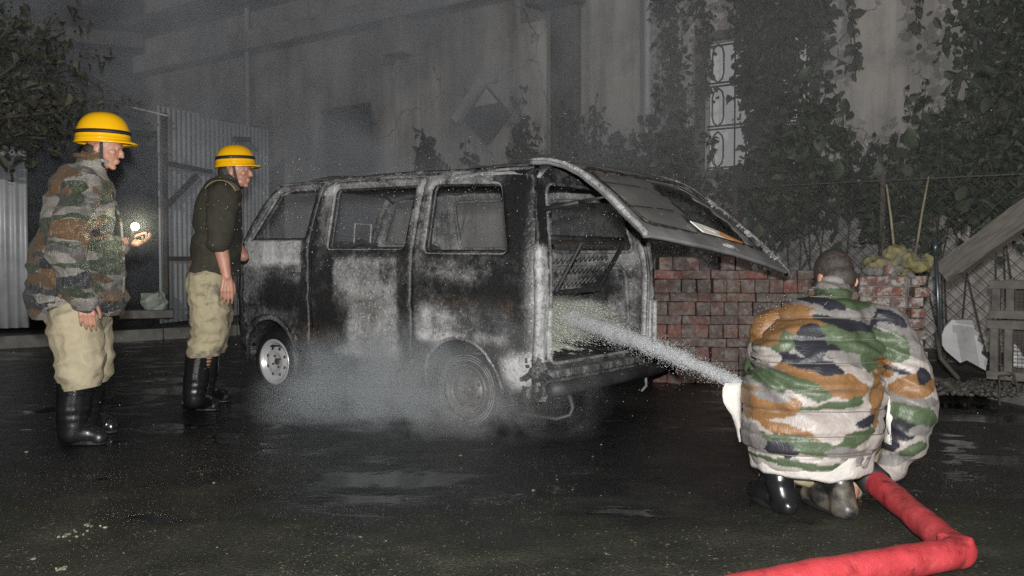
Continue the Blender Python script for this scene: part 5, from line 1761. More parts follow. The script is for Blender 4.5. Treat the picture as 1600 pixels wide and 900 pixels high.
ell(tr, (1.310, 3.950, 0.208), (0.24, 0.2, 0.15))
chain(tr, [((1.181, 3.920, 0.228), 0.13), ((1.209, 4.360, 0.369), 0.1), ((1.192, 4.050, 0.071), 0.085)])
chain(tr, [((1.444, 3.920, 0.228), 0.13), ((1.728, 4.300, 0.348), 0.1), ((1.482, 4.000, 0.054), 0.085)])
blob('trousers', tr, M['khaki_dirty'], P3, 0.0095, 4, folds(0.014, 6, (1, 1, 1.4), 0.01, 4, 5.0))


def boot3(top, ankle, heel, toe, mat):
    return boot(P3, top, ankle, heel, toe, 0.075, mat)


boot3((1.085, 3.90, 0.34), (1.112, 3.785, 0.16), (1.13, 3.70, 0), (1.07, 4.0, 0), 'boot')
boot3((1.34, 3.87, 0.34), (1.345, 3.73, 0.16), (1.355, 3.64, 0), (1.28, 3.94, 0), 'boot_mud')

# ---------------------------------------------------------------- hose
HS = thing('fire_hose', 'kinked red canvas fire hose running from the crouching man to the lower edge', 'hose', (1.5, 3.04, 0))
m, nt, b = new_mat('red_canvas_hose')
v = coords(nt)
f = noise_tex(nt, v, 13, 6, 0.65)
col = ramp(nt, f, [(0.3, (0.12, 0.012, 0.014)), (0.46, (0.33, 0.03, 0.036)), (0.72, (0.42, 0.045, 0.052))])
col = mixc(nt, ramp(nt, noise_tex(nt, coords(nt, (1, 1, 1)), 34, 5), [(0.56, 0.0), (0.72, 0.16)]), col, (0.42, 0.2, 0.2))
nt.links.new(col, b.inputs['Base Color']); b.inputs['Roughness'].default_value = 0.55
wv = N(nt, 'ShaderNodeTexWave', _Scale=60.0, _Distortion=0.5)
nt.links.new(v, wv.inputs['Vector'])
hh = mth(nt, 'ADD', noise_tex(nt, v, 150, 3), mth(nt, 'MULTIPLY', f, 1.5))
bump(nt, b, hh, 0.4, 0.006)
M['hose'] = m


def bez(a, b_, c, d_, n):
    a, b_, c, d_ = map(Vector, (a, b_, c, d_))
    return [a * (1 - t) ** 3 + b_ * 3 * t * (1 - t) ** 2 + c * 3 * t * t * (1 - t) + d_ * t ** 3 for t in [i / n for i in range(n + 1)]]


HR = 0.053
up_run = bez((1.538, 3.830, 0.105), (1.546, 3.660, 0.087), (1.535, 3.38, 0.062), (1.515, 3.075, 0.062), 22)
lo_run = bez((1.515, 3.075, 0.062), (1.52, 3.0, 0.062), (1.30, 2.955, 0.062), (0.95, 2.80, 0.062), 22) + bez((0.95, 2.80, 0.062), (0.6, 2.64, 0.062), (0.1, 2.38, 0.062), (-1.0, 1.75, 0.062), 20)[1:]


def hose_tube(pts, sq0, sq1):
    """round hose that flattens and widens towards its kinked end"""
    vs, fs = [], []
    n = 20
    m_ = len(pts)
    for i, p in enumerate(pts):
        t = (pts[min(i + 1, m_ - 1)] - pts[max(i - 1, 0)]).normalized()
        sdv = t.cross(Vector((0, 0, 1))).normalized()
        upv = sdv.cross(t)
        k0 = math.exp(-(i / 3.0) ** 2) * sq0 + math.exp(-((m_ - 1 - i) / 3.0) ** 2) * sq1
        wob = 1 + 0.03 * noise.noise(p * 7)
        for k in range(n):
            a = 2 * PI * k / n
            vs.append(p + sdv * math.cos(a) * HR * (1 + 0.22 * k0) * wob + upv * math.sin(a) * HR * (1 - 0.3 * k0) * wob)
        if i:
            for k in range(n):
                fs.append(((i - 1) * n + k, (i - 1) * n + (k + 1) % n, i * n + (k + 1) % n, i * n + k))
    fs.append(tuple(range(n))); fs.append(tuple((m_ - 1) * n + k for k in range(n)))
    return MB().add(vs, fs)


hb = MB()
for q in (hose_tube(up_run, 0, 0.55), hose_tube(lo_run, 0.55, 0)): hb.add(q.v, q.f)
ell(hb, (1.512, 3.045, 0.06), (0.064, 0.064, 0.056))
capsule(hb, (1.47, 3.09, 0.098), (1.535, 3.02, 0.1), 0.016, 0.016)
blob('hose_body', hb, M['hose'], HS, 0.0085, 3, lambda p, n: 0.004 * noise.noise(p * 14) + 0.005 * (0.4 - 2 * abs(noise.noise(p * 9))) * math.exp(-((p - Vector((1.5, 3.05, 0.06))).length / 0.25) ** 2))
cp = MB().tube([(1.527, 3.900, 0.127), (1.546, 3.810, 0.096)], [0.062, 0.064], 18)
cp.build('coupling', M['black'], HS, smooth=True)
MB().tube(bez((1.527, 3.900, 0.127), (1.488, 4.200, 0.169), (1.432, 4.400, 0.316), (1.250, 4.420, 0.388), 14), 0.052, 14).build('hose_front', M['hose'], HS, smooth=True)
MB().tube([(1.250, 4.420, 0.388), (1.206, 4.430, 0.405), (1.133, 4.450, 0.424)], [0.045, 0.035, 0.026], 14).build('nozzle', M['pole'], HS, smooth=True)


# ================================================================== BRICKS AND LUMBER
def brick_mesh(s, seed):
    r_ = random.Random(seed)
    bm = bmesh.new()
    bmesh.ops.create_cube(bm, size=1)
    for v_ in bm.verts: v_.co = Vector((v_.co.x * s[0], v_.co.y * s[1], v_.co.z * s[2])) + Vector((r_.uniform(-1, 1), r_.uniform(-1, 1), r_.uniform(-1, 1))) * 0.003
    bmesh.ops.bevel(bm, geom=bm.edges[:], offset=0.005, segments=1, affect='EDGES')
    me = bpy.data.meshes.new('brick')
    bm.to_mesh(me); bm.free()
    return me


def bricks(root, meshes, spots, mat_):
    for me in meshes:
        if not me.materials: me.materials.append(mat_)
    for (k, p, rz) in spots:
        o = bpy.data.objects.new('brick', meshes[k % len(meshes)])
        COL.objects.link(o)
        o.parent = root
        o.location = p
        o.rotation_euler = (rnd.uniform(-0.02, 0.02), rnd.uniform(-0.03, 0.03), rz + rnd.uniform(-0.07, 0.07))


# wide stack behind the van and the crouching man: courses of ends between courses of stretchers
S1 = thing('brick_stack', 'long dry stack of old red bricks between the raised tailgate and the crouching man', 'brick stack', (1.2, 7.75, 0.0), R(-4))
ends = [brick_mesh((0.112, 0.23, 0.112), i) for i in range(4)]
strs = [brick_mesh((0.232, 0.112, 0.072), i + 9) for i in range(4)]
spots_e, spots_s = [], []
z = 0.0
row = 0
Lx = 1.62
while z < 0.93:
    if row % 2 == 0:
        x = 0.0
        while x < Lx:
            if rnd.random() > 0.02 and not (z > 0.8 and x > 1.25):
                spots_e.append((rnd.randrange(4), (x + 0.057, rnd.uniform(-0.035, 0.03), z + 0.057), 0))
            x += rnd.choice((0.1165, 0.117, 0.124))
        z += 0.115
    else:
        x = 0.0 if row % 4 == 1 else -0.1
        while x < Lx:
            if not (z > 0.8 and x > 1.2):
                spots_s.append((rnd.randrange(4), (x + 0.117, -0.058 + rnd.uniform(-0.012, 0.012), z + 0.0375), 0))
                if rnd.random() < 0.0: pass
            x += 0.2365
        z += 0.0755
    row += 1
for x in (0.1, 0.22, 0.34, 0.62, 0.75): spots_e.append((rnd.randrange(4), (x, 0.02, z + 0.057), rnd.uniform(-0.2, 0.2)))
bricks(S1, ends, spots_e, M['brick']); bricks(S1, strs, spots_s, M['brick'])
MB().box((0.8, 0.20, 0.46), (1.6, 0.2, 0.92)).build('inner_bricks', M['brick'], S1, local=True)

# taller mortared stub behind the man's right shoulder
S2 = thing('brick_pier', 'mortar smeared red brick pier with a torn yellow sack on top behind the crouching man', 'brick pier', (2.76, 7.22, 0.0), R(-8))
pm = [brick_mesh((0.232, 0.112, 0.074), i + 20) for i in range(4)] + [brick_mesh((0.112, 0.112, 0.074), i + 40) for i in range(4)]
sp_ = []
z = 0.0; row = 0
while z < 0.86:
    for (x, kk) in (((0.116, 0), (0.30, 4)) if row % 2 == 0 else ((0.056, 4), (0.24, 0))):
        sp_.append((kk + rnd.randrange(4), (x, 0.056 + rnd.uniform(-0.012, 0.012), z + 0.038), 0))
    for j in range(3):
        sp_.append((rnd.randrange(4), (0.43 + rnd.uniform(-0.015, 0.015), 0.12 + j * 0.243 - (0.12 if row % 2 else 0), z + 0.038), PI / 2))
    z += 0.0835; row += 1
for x in (0.25,): sp_.append((5, (x, 0.07, z + 0.038), 0.05))
bricks(S2, pm, sp_, M['brick_mortar'])
MB().box((0.19, 0.065, z / 2), (0.36, 0.09, z - 0.02)).box((0.42, 0.28, z / 2), (0.09, 0.5, z - 0.02)).build('mortar', M['mortar'], S2, local=True)
rg = MB(); r5 = random.Random(3)
for i in range(26):
    ell(rg, (r5.uniform(-0.02, 0.45), r5.uniform(0.0, 0.2), z + r5.uniform(-0.01, 0.05)), (r5.uniform(0.02, 0.06), r5.uniform(0.02, 0.05), r5.uniform(0.015, 0.035)), (r5.random(), r5.random(), 3 * r5.random()), 7)
tag(rg.build('mortar_crumbs', M['mortar'], S2, local=True), kind='stuff')

SK = thing('sack', 'torn grey and yellow sack slumped on top of the brick pier', 'sack', (3.132, 7.350, 0.905))
mb = MB()
ell(mb, (3.198, 7.350, 1.009), (0.21, 0.16, 0.10)); ell(mb, (3.003, 7.380, 0.977), (0.15, 0.14, 0.10)); ell(mb, (3.104, 7.350, 1.081), (0.12, 0.1, 0.07)); ell(mb, (3.312, 7.330, 1.045), (0.1, 0.1, 0.06))
blob('sack', mb, M['sack'], SK, 0.012, 3, lambda p, n: 0.045 * (0.45 - 2 * abs(noise.noise(p * 7))) + 0.02 * (0.4 - 2 * abs(noise.noise(p * 17))))

# fallen timber beam leaning from upper right
TB = thing('timber_beam', 'thick weathered timber leaning down from the right edge of the photo', 'beam', (3.6, 7.0, 0.9))
a, b_ = Vector((3.492, 7.250, 0.928)), Vector((3.986, 6.600, 1.532))
d_ = b_ - a
q = d_.to_track_quat('X', 'Z').to_matrix()
c = (a + b_) / 2 + Vector((0, 0.0, 0))
for (nm_, off_, sz_, mm_) in (('timber', (0, 0, 0), (d_.length, 0.10, 0.18), 'wood'), ('split_face', (0, -0.058, -0.04), (d_.length, 0.014, 0.08), 'crate_wood')):
    o = plate([(-sz_[0] / 2, -sz_[2] / 2), (sz_[0] / 2, -sz_[2] / 2), (sz_[0] / 2, sz_[2] / 2), (-sz_[0] / 2, sz_[2] / 2)], [], 0.05, lambda a_, b2_: (a_ + 0.006 * noise.noise(Vector((a_ * 3, b2_ * 30, 1))), -sz_[1] / 2 + 0.006 * noise.noise(Vector((a_ * 4, b2_ * 25, 5))), b2_ * (1 + 0.03 * noise.noise(Vector((a_ * 5, 2, 2)))))).build(nm_, M[mm_], TB, local=True, solid=-sz_[1])
    o.location = c + q @ Vector(off_) - TB.location
    o.rotation_euler = q.to_euler()
PL = thing('steel_pole', 'slim bluish steel pole standing beside the brick pier', 'pole', (3.350, 7.100, 0.268))
MB().tube([(3.360, 7.100, 0.268), (3.301, 7.100, 1.190)], 0.016, 10).build('pole', M['pole'], PL, smooth=True)
MB().tube([(3.305, 7.100, 1.070), (3.301, 7.100, 1.200)], 0.023, 10).build('socket', M['pole'], PL, smooth=True)
for (q0, q1, Y, lab) in (((1398, 395), (1385, 288), 7.45, 'straight pale bamboo stick upright behind the yellow sack'), ((1430, 370), (1451, 276), 7.75, 'slanting bamboo stick half hidden in leaves behind the sack')):
    pass
st1 = MB().tube([(3.157, 7.500, 1.071), (3.121, 7.500, 1.387), (3.080, 7.500, 1.660)], [0.013, 0.011, 0.009], 6).build('bamboo_stick', M['stick'], None, smooth=True)
tag(st1, 'straight pale bamboo stick upright behind the yellow sack', 'stick', 'bamboo sticks')
st2 = MB().tube([(3.503, 7.900, 1.072), (3.558, 7.900, 1.461), (3.609, 7.900, 1.759)], [0.012, 0.011, 0.009], 6).build('bamboo_stick', M['stick'], None, smooth=True)
tag(st2, 'slanting bamboo stick half hidden among the leaves to the right', 'stick', 'bamboo sticks')

# broken plaster board leaning
sl = [(1490, 503), (1520, 502), (1523, 515), (1530, 520), (1527, 533), (1536, 540), (1534, 552), (1543, 560), (1541, 575), (1512, 560), (1500, 566), (1478, 545), (1470, 532), (1476, 512)]
pts = [(3.465, 7.150, 0.566), (3.626, 7.150, 0.566), (3.632, 7.120, 0.498), (3.663, 7.110, 0.468), (3.639, 7.090, 0.410), (3.684, 7.080, 0.371), (3.655, 7.060, 0.312), (3.695, 7.040, 0.270), (3.671, 7.020, 0.182), (3.541, 7.050, 0.259), (3.482, 7.040, 0.240), (3.390, 7.080, 0.330), (3.353, 7.110, 0.403), (3.406, 7.140, 0.506)]
P_ = [Vector(p) for p in pts]
back = [p + Vector((0.01, 0.03, 0.008)) for p in P_]
n_ = len(P_)
bo = MB().add(P_ + back, [tuple(range(n_))[::-1], tuple(range(n_, 2 * n_))] + [(i, (i + 1) % n_, n_ + (i + 1) % n_, n_ + i) for i in range(n_)]).build('broken_board', M['slab'], None)
tag(bo, 'pale broken board with ragged edge leaning beside the wooden crates', 'board')
dp = MB().tube([(3.294, 7.050, 0.473), (3.303, 6.980, 0.281), (3.404, 6.900, 0.134)], 0.018, 6).build('bent_lath', M['post'], None, smooth=True)
tag(dp, 'dark bent lath lying below the pale broken board', 'lath')


# wooden crates faced with wire
def crate(name, label, x0, y0, x1, y1, Y, first):
    t = thing(name, label, 'crate', AT_P(x0, y1, Y), 0, 'wire fronted crates at the right edge')
    A_, B_ = Vector(AT_P(x0, y0, Y)), Vector(AT_P(x1, y0, Y - 0.25))
    zt = A_.z; zb = AT_P(x0, y1, Y)[2]
    d_ = (B_ - A_); d_.z = 0; Ld = d_.length; d_.normalize()
    ang = math.atan2(d_.y, d_.x)
    rot = Matrix.Rotation(ang, 3, 'Z')
    nn = rot @ Vector((0, 1, 0))
    o0 = Vector((A_.x, A_.y, 0))
    dep = 0.4
    for yy in (0.0, dep):
        for s in (0.03, Ld * 0.33, Ld - 0.03) if yy == 0 else (0.03, Ld - 0.03):
            p = o0 + d_ * s + nn * yy
            MB().box((p.x, p.y, (zt + zb) / 2), (0.055, 0.045, zt - zb - 0.004), rot).build('upright', M['crate_wood'], t, bevel=0.004)
        for z_ in (zb + 0.03, zt - 0.03):
            p = o0 + d_ * Ld / 2 + nn * (yy - 0.026)
            MB().box((p.x, p.y, z_), (Ld + 0.03, 0.02, 0.06), rot).build('slat', M['crate_wood'], t, bevel=0.003)
    g_ = MB()
    for i in range(int(Ld / 0.028)):
        p = o0 + d_ * (0.02 + i * 0.028) - nn * 0.014
        g_.tube([(p.x, p.y, zb + 0.05), (p.x, p.y, zt - 0.05)], 0.0018, 3, cap=False)
    for i in range(int((zt - zb - 0.1) / 0.028)):
        p0 = o0 - nn * 0.014; p1 = o0 + d_ * Ld - nn * 0.014
        g_.tube([(p0.x, p0.y, zb + 0.05 + i * 0.028), (p1.x, p1.y, zb + 0.05 + i * 0.028)], 0.0018, 3, cap=False)
    tag(g_.build('wire_front', M['wire'], t), kind='stuff')
    p = o0 + d_ * Ld / 2 + nn * dep
    MB().box((p.x, p.y, (zt + zb) / 2), (Ld - 0.06, 0.012, zt - zb - 0.12), rot).build('back_board', M['post'], t)
    return t, o0, d_, nn, zb, zt, Ld


def AT_P(px, py, Y):
    """point seen at pixel px,py of a 1600 x 900 frame from the photograph's viewpoint, at depth Y"""
    k = Y / 1420.0
    return ((px - 800) * k, Y, 1.05 - (py - 404) * k)


crate('wooden_crate', 'upper wooden crate with wire mesh front at right edge', 1551, 438, 1640, 497, 6.75, True)
t_, o0, d_, nn, zb, zt, Ld = crate('wooden_crate', 'lower wooden crate with crumpled white sheet behind its wire front', 1549, 500, 1640, 592, 6.72, False)
vs, fs = [], []
for i in range(9):
    for j in range(6):
        p = o0 + d_ * (0.06 + 0.36 * i / 8) + nn * (0.16 + 0.06 * noise.noise(Vector((i * 0.7, j * 0.9, 2))))
        vs.append((p.x, p.y, zb + 0.08 + 0.2 * j / 5 * (0.6 + 0.4 * math.sin(i * 0.9 + 1)) + 0.02 * noise.noise(Vector((i, j, 7)))))
        if i and j:
            q_ = i * 6 + j
            fs.append((q_ - 7, q_ - 1, q_, q_ - 6))
ps = MB().add(vs, fs).build('plastic_sheet', M['paper'], None, solid=0.003)
tag(ps, 'crumpled white plastic sheet stuffed inside the lower wire crate', 'plastic sheet')
# rubble along the kerb
rb = MB(); r6 = random.Random(12)
for i in range(420):
    px_ = r6.uniform(1455, 1640); Y = r6.uniform(6.45, 7.3)
    s = r6.uniform(0.006, 0.03) * (1.7 if r6.random() < 0.06 else 1)
    p = AT_P(px_, 600, Y)
    ell(rb, (p[0], Y, 0.07 + s * 0.3), (s, s * r6.uniform(0.6, 1), s * 0.6), (r6.random(), r6.random(), 3 * r6.random()), 6)
tag(rb.build('rubble', M['rubble_dark'], None), 'loose rubble and crumbs of brick on the dirt by the kerb', 'rubble', kind='stuff')
gv = MB(); r6 = random.Random(13); rg2 = random.Random(99)
for i in range(130):
    Y = r6.uniform(2.6, 6.0); X = r6.uniform(-0.55, 0.6) * Y
    s = r6.uniform(0.0015, 0.004) * (1 + (r6.random() < 0.05) * 1.2)
    ell(gv, (X, Y, s * 0.3), (s * 1.4, s, s * 0.6), (0, 0, 3 * r6.random()), 6)
for (px_, py_, s) in ((118, 836, 0.045), (140, 826, 0.03), (85, 897, 0.03), (105, 842, 0.025)):  # clustered chips stand in for the bright sheen of wet patches
    Y = 1420 * 1.05 / (py_ - 404)
    for k in range(6): ell(gv, ((px_ - 800) / 1420 * Y + r6.gauss(0, s), Y + r6.gauss(0, s * 0.6), 0.003), (r6.uniform(0.003, 0.012), r6.uniform(0.003, 0.008), 0.005), (0, 0, 3 * r6.random()), 6)
for i in range(6500):
    Y = 2.25 + 2.6 * rg2.random() ** 1.3; X = rg2.uniform(-0.6, 0.6) * Y
    if noise.noise(Vector((X * 1.3, Y * 1.3, 2.0))) + 0.5 * noise.noise(Vector((X * 5, Y * 5, 2.0))) + (-0.25 if X > 0.3 else 0.1) < 0.05: continue
    s = rg2.uniform(0.001, 0.0027)
    b0 = len(gv.v)
    gv.v += [(X + s, Y, 0), (X, Y + s, 0), (X - s, Y, 0), (X, Y - s, 0), (X + s * rg2.uniform(-0.5, 0.5), Y, s * rg2.uniform(0.5, 1.1))]
    gv.f += [(b0, b0 + 1, b0 + 4), (b0 + 1, b0 + 2, b0 + 4), (b0 + 2, b0 + 3, b0 + 4), (b0 + 3, b0, b0 + 4)]
tag(gv.build('gravel', M['grit'], None), 'scattered chips and grit on the wet asphalt', 'gravel', kind='stuff')


# ================================================================== PLANTS
def leaf_to(vs, fs, p, d, up_, L_, W_, fold=0.25):
    """one folded pointed leaf: 4 faces along a midrib"""
    d = d.normalized(); s = d.cross(up_)
    if s.length < 1e-4: s = d.orthogonal()
    s.normalize(); n_ = s.cross(d)
    b0 = len(vs)
    m1 = p + d * L_ * 0.5 - n_ * L_ * 0.05
    tip = p + d * L_ - n_ * L_ * 0.24
    f_ = n_ * W_ * fold
    vs += [p, m1, tip, p + d * L_ * 0.22 + s * W_ * 0.42 + f_ * 0.8, p + d * L_ * 0.62 + s * W_ * 0.45 + f_ * 0.7,
           p + d * L_ * 0.22 - s * W_ * 0.42 + f_ * 0.8, p + d * L_ * 0.62 - s * W_ * 0.45 + f_ * 0.7]
    fs += [(b0, b0 + 1, b0 + 4, b0 + 3), (b0 + 1, b0 + 2, b0 + 4), (b0, b0 + 5, b0 + 6, b0 + 1), (b0 + 1, b0 + 6, b0 + 2)]


def rdir(r_, dz=0.0):
    while True:
        d = Vector((r_.uniform(-1, 1), r_.uniform(-1, 1), r_.uniform(-1, 1)))
        if 0.05 < d.length < 1: return (d.normalized() + Vector((0, 0, dz))).normalized()


def leaves_mb(pts, r_, size, droop=-0.6, facing=None):
    vs, fs = [], []
    for (p, k) in pts:
        d = rdir(r_, droop)
        up_ = rdir(r_, 0.4)
        if facing is not None and r_.random() < 0.6: up_ = (facing + rdir(r_) * 0.7).normalized()
        L_ = size * (0.45 + 1.15 * r_.random() ** 1.6) * k
        leaf_to(vs, fs, p, d, up_, L_, L_ * r_.uniform(0.5, 0.8))
    return MB().add(vs, fs)


def leaf_objects(root, pts, r_, size, mat_, facing, droop=-0.5, n_mesh=6):
    """separate large leaves that share a few meshes"""
    ms = []
    for k in range(n_mesh):
        vs, fs = [], []
        s = size * r_.uniform(0.85, 1.2)
        w_ = s * r_.uniform(0.55, 0.8)
        m_ = 5
        for i in range(m_ + 1):
            t = i / m_
            ww = w_ * 0.5 * math.sin(PI * min(1, (t * 0.92 + 0.06))) ** 0.8
            for j in (-1, 0, 1):
                vs.append((s * t, ww * j, abs(j) * ww * 0.35 - 0.25 * s * t * t))
            if i:
                for j in range(2):
                    a = (i - 1) * 3 + j
                    fs.append((a, a + 3, a + 4, a + 1))
        me = bpy.data.meshes.new('leaf'); me.from_pydata(vs, [], fs); me.materials.append(mat_)
        me.polygons.foreach_set('use_smooth', [True] * len(fs))
        ms.append(me)
    base = root.location
    for (p, k) in pts:
        o = bpy.data.objects.new('leaf', ms[r_.randrange(n_mesh)])
        COL.objects.link(o); o.parent = root
        o.location = p - base
        d = rdir(r_, droop)
        up_ = (facing + rdir(r_) * 0.8).normalized()
        s = d.cross(up_).normalized(); n_ = s.cross(d)
        mm = Matrix((d, -s, n_)).transposed()
        o.rotation_euler = mm.to_euler()
        o.scale = (k, k, k)


wn_ = Vector((-0.594, -0.804, 0))     # out of the building wall


def Wp(a, y, z): return bw @ Vector((a, y, z))


def ivy(name, label, strands, r_, mat_, size, leaf_n, big=0, stem=True, group='climbers hanging on the building'):
    """strands: list of polylines in wall coordinates (along, out, height) with a spread radius"""
    p0 = strands[0][0][0]
    t = thing(name, label, 'climbing plant', Wp(p0[0], p0[1], 0.0), 0, group)
    sm_, pts, bp = MB(), [], []
    for (line, spread, dens) in strands:
        P_ = [Wp(*q) for q in line]
        L_ = sum((P_[i + 1] - P_[i]).length for i in range(len(P_) - 1))
        if stem:
            pl = []
            for i in range(len(P_) - 1):
                for k in range(6):
                    q = P_[i].lerp(P_[i + 1], k / 6)
                    pl.append(q + Vector((noise.noise(q * 3) * 0.06, noise.noise(q * 3 + Vector((9, 0, 0))) * 0.03, 0)))
            pl.append(P_[-1])
            sm_.tube(pl, 0.008, 4, cap=False)
        n_ = int(leaf_n * dens * L_)
        for i in range(n_):
            f = r_.random() * (len(P_) - 1)
            k = min(len(P_) - 2, int(f))
            q = P_[k].lerp(P_[k + 1], f - k)
            # clumps: leaves gather in bunches along the strand
            cl_ = 0.5 + 0.9 * noise.noise(Vector((f * 2.3 + p0[0] * 3, spread * 9, 1.0)))
            sp2 = spread * max(0.25, cl_ + 0.35)
            if r_.random() > 0.45 + 0.8 * cl_: continue
            q = q + (bw.to_3x3() @ Vector((r_.gauss(0, 1) * sp2 * 0.62, r_.gauss(0, 1) * sp2 * 0.3 - 0.03, r_.gauss(0, 1) * 0.09)))
            (bp if (big and len(bp) < big and r_.random() < 0.12) else pts).append((q, 1.0))
    if stem: tag(sm_.build('stems', M['bark'], t), kind='stuff')
    tag(leaves_mb(pts, r_, size, -0.8, wn_).build('leaves', mat_, t), kind='stuff')
    if bp: leaf_objects(t, bp, r_, size * 1.5, mat_, wn_, -0.8)
    return t


rv = random.Random(77)
ivy('climber', 'thin climber hanging down the wall between the pale pipe and the window', [([(-0.35, -0.12, 4.9), (-0.4, -0.14, 3.9), (-0.3, -0.16, 2.9), (-0.18, -0.2, 2.2), (-0.3, -0.25, 1.5)], 0.24, 1.3),
     ([(-0.1, -0.1, 4.9), (0.05, -0.1, 3.9), (0.02, -0.1, 3.0)], 0.12, 0.6), ([(-0.55, -0.1, 4.9), (-0.55, -0.1, 4.2)], 0.12, 0.8)], rv, M['leaf_grey'], 0.085, 330, 30)
ivy('climber', 'dense dark climber covering the middle of the barred window', [([(0.78, -0.14, 5.2), (0.84, -0.16, 4.2), (0.86, -0.2, 3.3), (0.88, -0.25, 2.4), (0.9, -0.3, 1.4)], 0.27, 1.5),
     ([(0.5, -0.14, 5.2), (0.62, -0.18, 4.1), (0.72, -0.2, 2.9)], 0.16, 1.3), ([(1.0, -0.16, 3.8), (1.0, -0.2, 3.0), (0.9, -0.25, 2.0)], 0.26, 1.0)], rv, M['leaf'], 0.105, 520, 40)
ivy('climber', 'leafy climber with trailing tips right of the barred window', [([(1.45, -0.14, 5.2), (1.5, -0.16, 4.3), (1.35, -0.2, 3.8), (1.2, -0.3, 3.0), (1.1, -0.35, 2.0)], 0.30, 1.1),
     ([(1.0, -0.14, 4.1), (1.3, -0.16, 3.9), (1.62, -0.2, 3.75)], 0.2, 0.9), ([(1.8, -0.08, 4.1), (1.85, -0.08, 3.4), (1.86, -0.08, 3.2)], 0.02, 0.25)], rv, M['leaf'], 0.105, 380, 30)
ivy('climber', 'heavy dark climber at the top right corner of the photo', [([(3.35, -0.2, 5.0), (3.3, -0.2, 4.0), (3.25, -0.22, 3.2), (3.3, -0.25, 2.4), (3.2, -0.3, 1.5)], 0.33, 1.3),
     ([(3.75, -0.2, 4.8), (3.7, -0.2, 3.4), (3.6, -0.25, 2.6)], 0.3, 1.0)], rv, M['leaf'], 0.105, 420, 40)
ivy('climber', 'short climber strand dangling from the top edge over bare plaster', [([(2.2, -0.12, 4.35), (2.9, -0.14, 4.3), (3.2, -0.15, 4.2)], 0.16, 1.0), ([(2.5, -0.1, 4.25), (2.52, -0.1, 3.9), (2.5, -0.1, 3.5)], 0.06, 0.5)], rv, M['leaf_grey'], 0.11, 190, 12)


def bush(name, label, lumps, r_, mat_, size, dens, big=0, big_mat=None, sprigs=0, group='bushes along the back of the yard', cat='bush'):
    """lumps: (centre, radii); leaves fill the volume, thin towards the rim, on twigs that rise from the base"""
    cs = [Vector(l[0]) for l in lumps]
    mid = sum(cs, Vector()) / len(cs)
    t = thing(name, label, cat, (mid.x, mid.y, 0.0), 0, group)
    pts, tw = [], MB()
    for (c, rr) in lumps:
        c = Vector(c)
        vol = rr[0] * rr[1] * rr[2]
        n_ = int(dens * (vol ** (2 / 3)) * 100)
        for i in range(n_):
            d = rdir(r_)
            k = r_.random() ** 0.45
            q = c + Vector((d.x * rr[0], d.y * rr[1], d.z * rr[2])) * k * (0.75 + 0.5 * noise.noise(d * 1.9 + c))
            if noise.noise(q * 3.2) < -0.16: continue
            if q.z < 0.03: continue
            pts.append((q, 1.0))
        for i in range(2):
            d = rdir(r_, 0.7)
            tip = c + Vector((d.x * rr[0], d.y * rr[1], abs(d.z) * rr[2])) * 0.9
            b0 = Vector((c.x + r_.uniform(-0.2, 0.2), c.y, 0.0))
            tw.tube([b0, b0.lerp(tip, 0.5) + Vector((r_.uniform(-0.1, 0.1), 0, 0.1)), tip], [0.010, 0.008, 0.003], 4, cap=False)
        for i in range(sprigs):
            d = rdir(r_, 1.2)
            b0 = c + Vector((d.x * rr[0], d.y * rr[1], abs(d.z) * rr[2])) * 0.8
            h = r_.uniform(0.15, 0.45)
            tip = b0 + Vector((r_.uniform(-0.12, 0.12), r_.uniform(-0.1, 0.1), h))
            tw.tube([b0, tip], [0.006, 0.003], 3, cap=False)
            for k in range(int(h * 34)):
                q = b0.lerp(tip, r_.random())
                pts.append((q + rdir(r_) * 0.04, 0.9))
    tag(tw.build('twigs', M['bark'], t), kind='stuff')
    tag(leaves_mb(pts, r_, size, -0.15).build('leaves', mat_, t), kind='stuff')
    if big:
        bp = []
        for i in range(big):
            c, rr = lumps[r_.randrange(len(lumps))]
            d = rdir(r_); d.y = -abs(d.y)
            bp.append((Vector(c) + Vector((d.x * rr[0], d.y * rr[1], d.z * rr[2])) * r_.uniform(0.85, 1.1), r_.uniform(0.7, 1.1)))
        leaf_objects(t, bp, r_, size * 1.6, big_mat or mat_, Vector((0, -1, 0.3)))
    return t


bush('bush', 'dark mounded bush at the foot of the sooty column above the tailgate', [((0.951, 11.300, 2.151), (0.55, 0.4, 0.5)), ((1.428, 11.000, 2.084), (0.55, 0.4, 0.45)), ((0.847, 11.500, 2.452), (0.32, 0.3, 0.45)), ((1.214, 10.800, 1.611), (0.9, 0.4, 0.8))], rv, M['leaf_grey'], 0.095, 22, 18, None, 5)
bush('bush', 'tangled bush left of the barred window above the lifted tailgate', [((1.858, 10.600, 2.268), (0.4, 0.3, 0.45)), ((1.953, 10.300, 1.802), (0.55, 0.3, 0.55)), ((2.109, 10.000, 1.429), (0.5, 0.2, 0.4))], rv, M['leaf_grey'], 0.1, 20, 24, M['leaf_big'], 4)
bush('bush', 'broad leaved bush growing up in front of the barred window', [((3.028, 9.700, 2.097), (0.52, 0.35, 0.5)), ((3.160, 9.600, 2.488), (0.42, 0.3, 0.4)), ((3.266, 9.500, 1.943), (0.5, 0.3, 0.5)), ((2.906, 9.400, 1.539), (0.6, 0.25, 0.4))], rv, M['leaf'], 0.1, 22, 60, M['leaf_big'], 4)
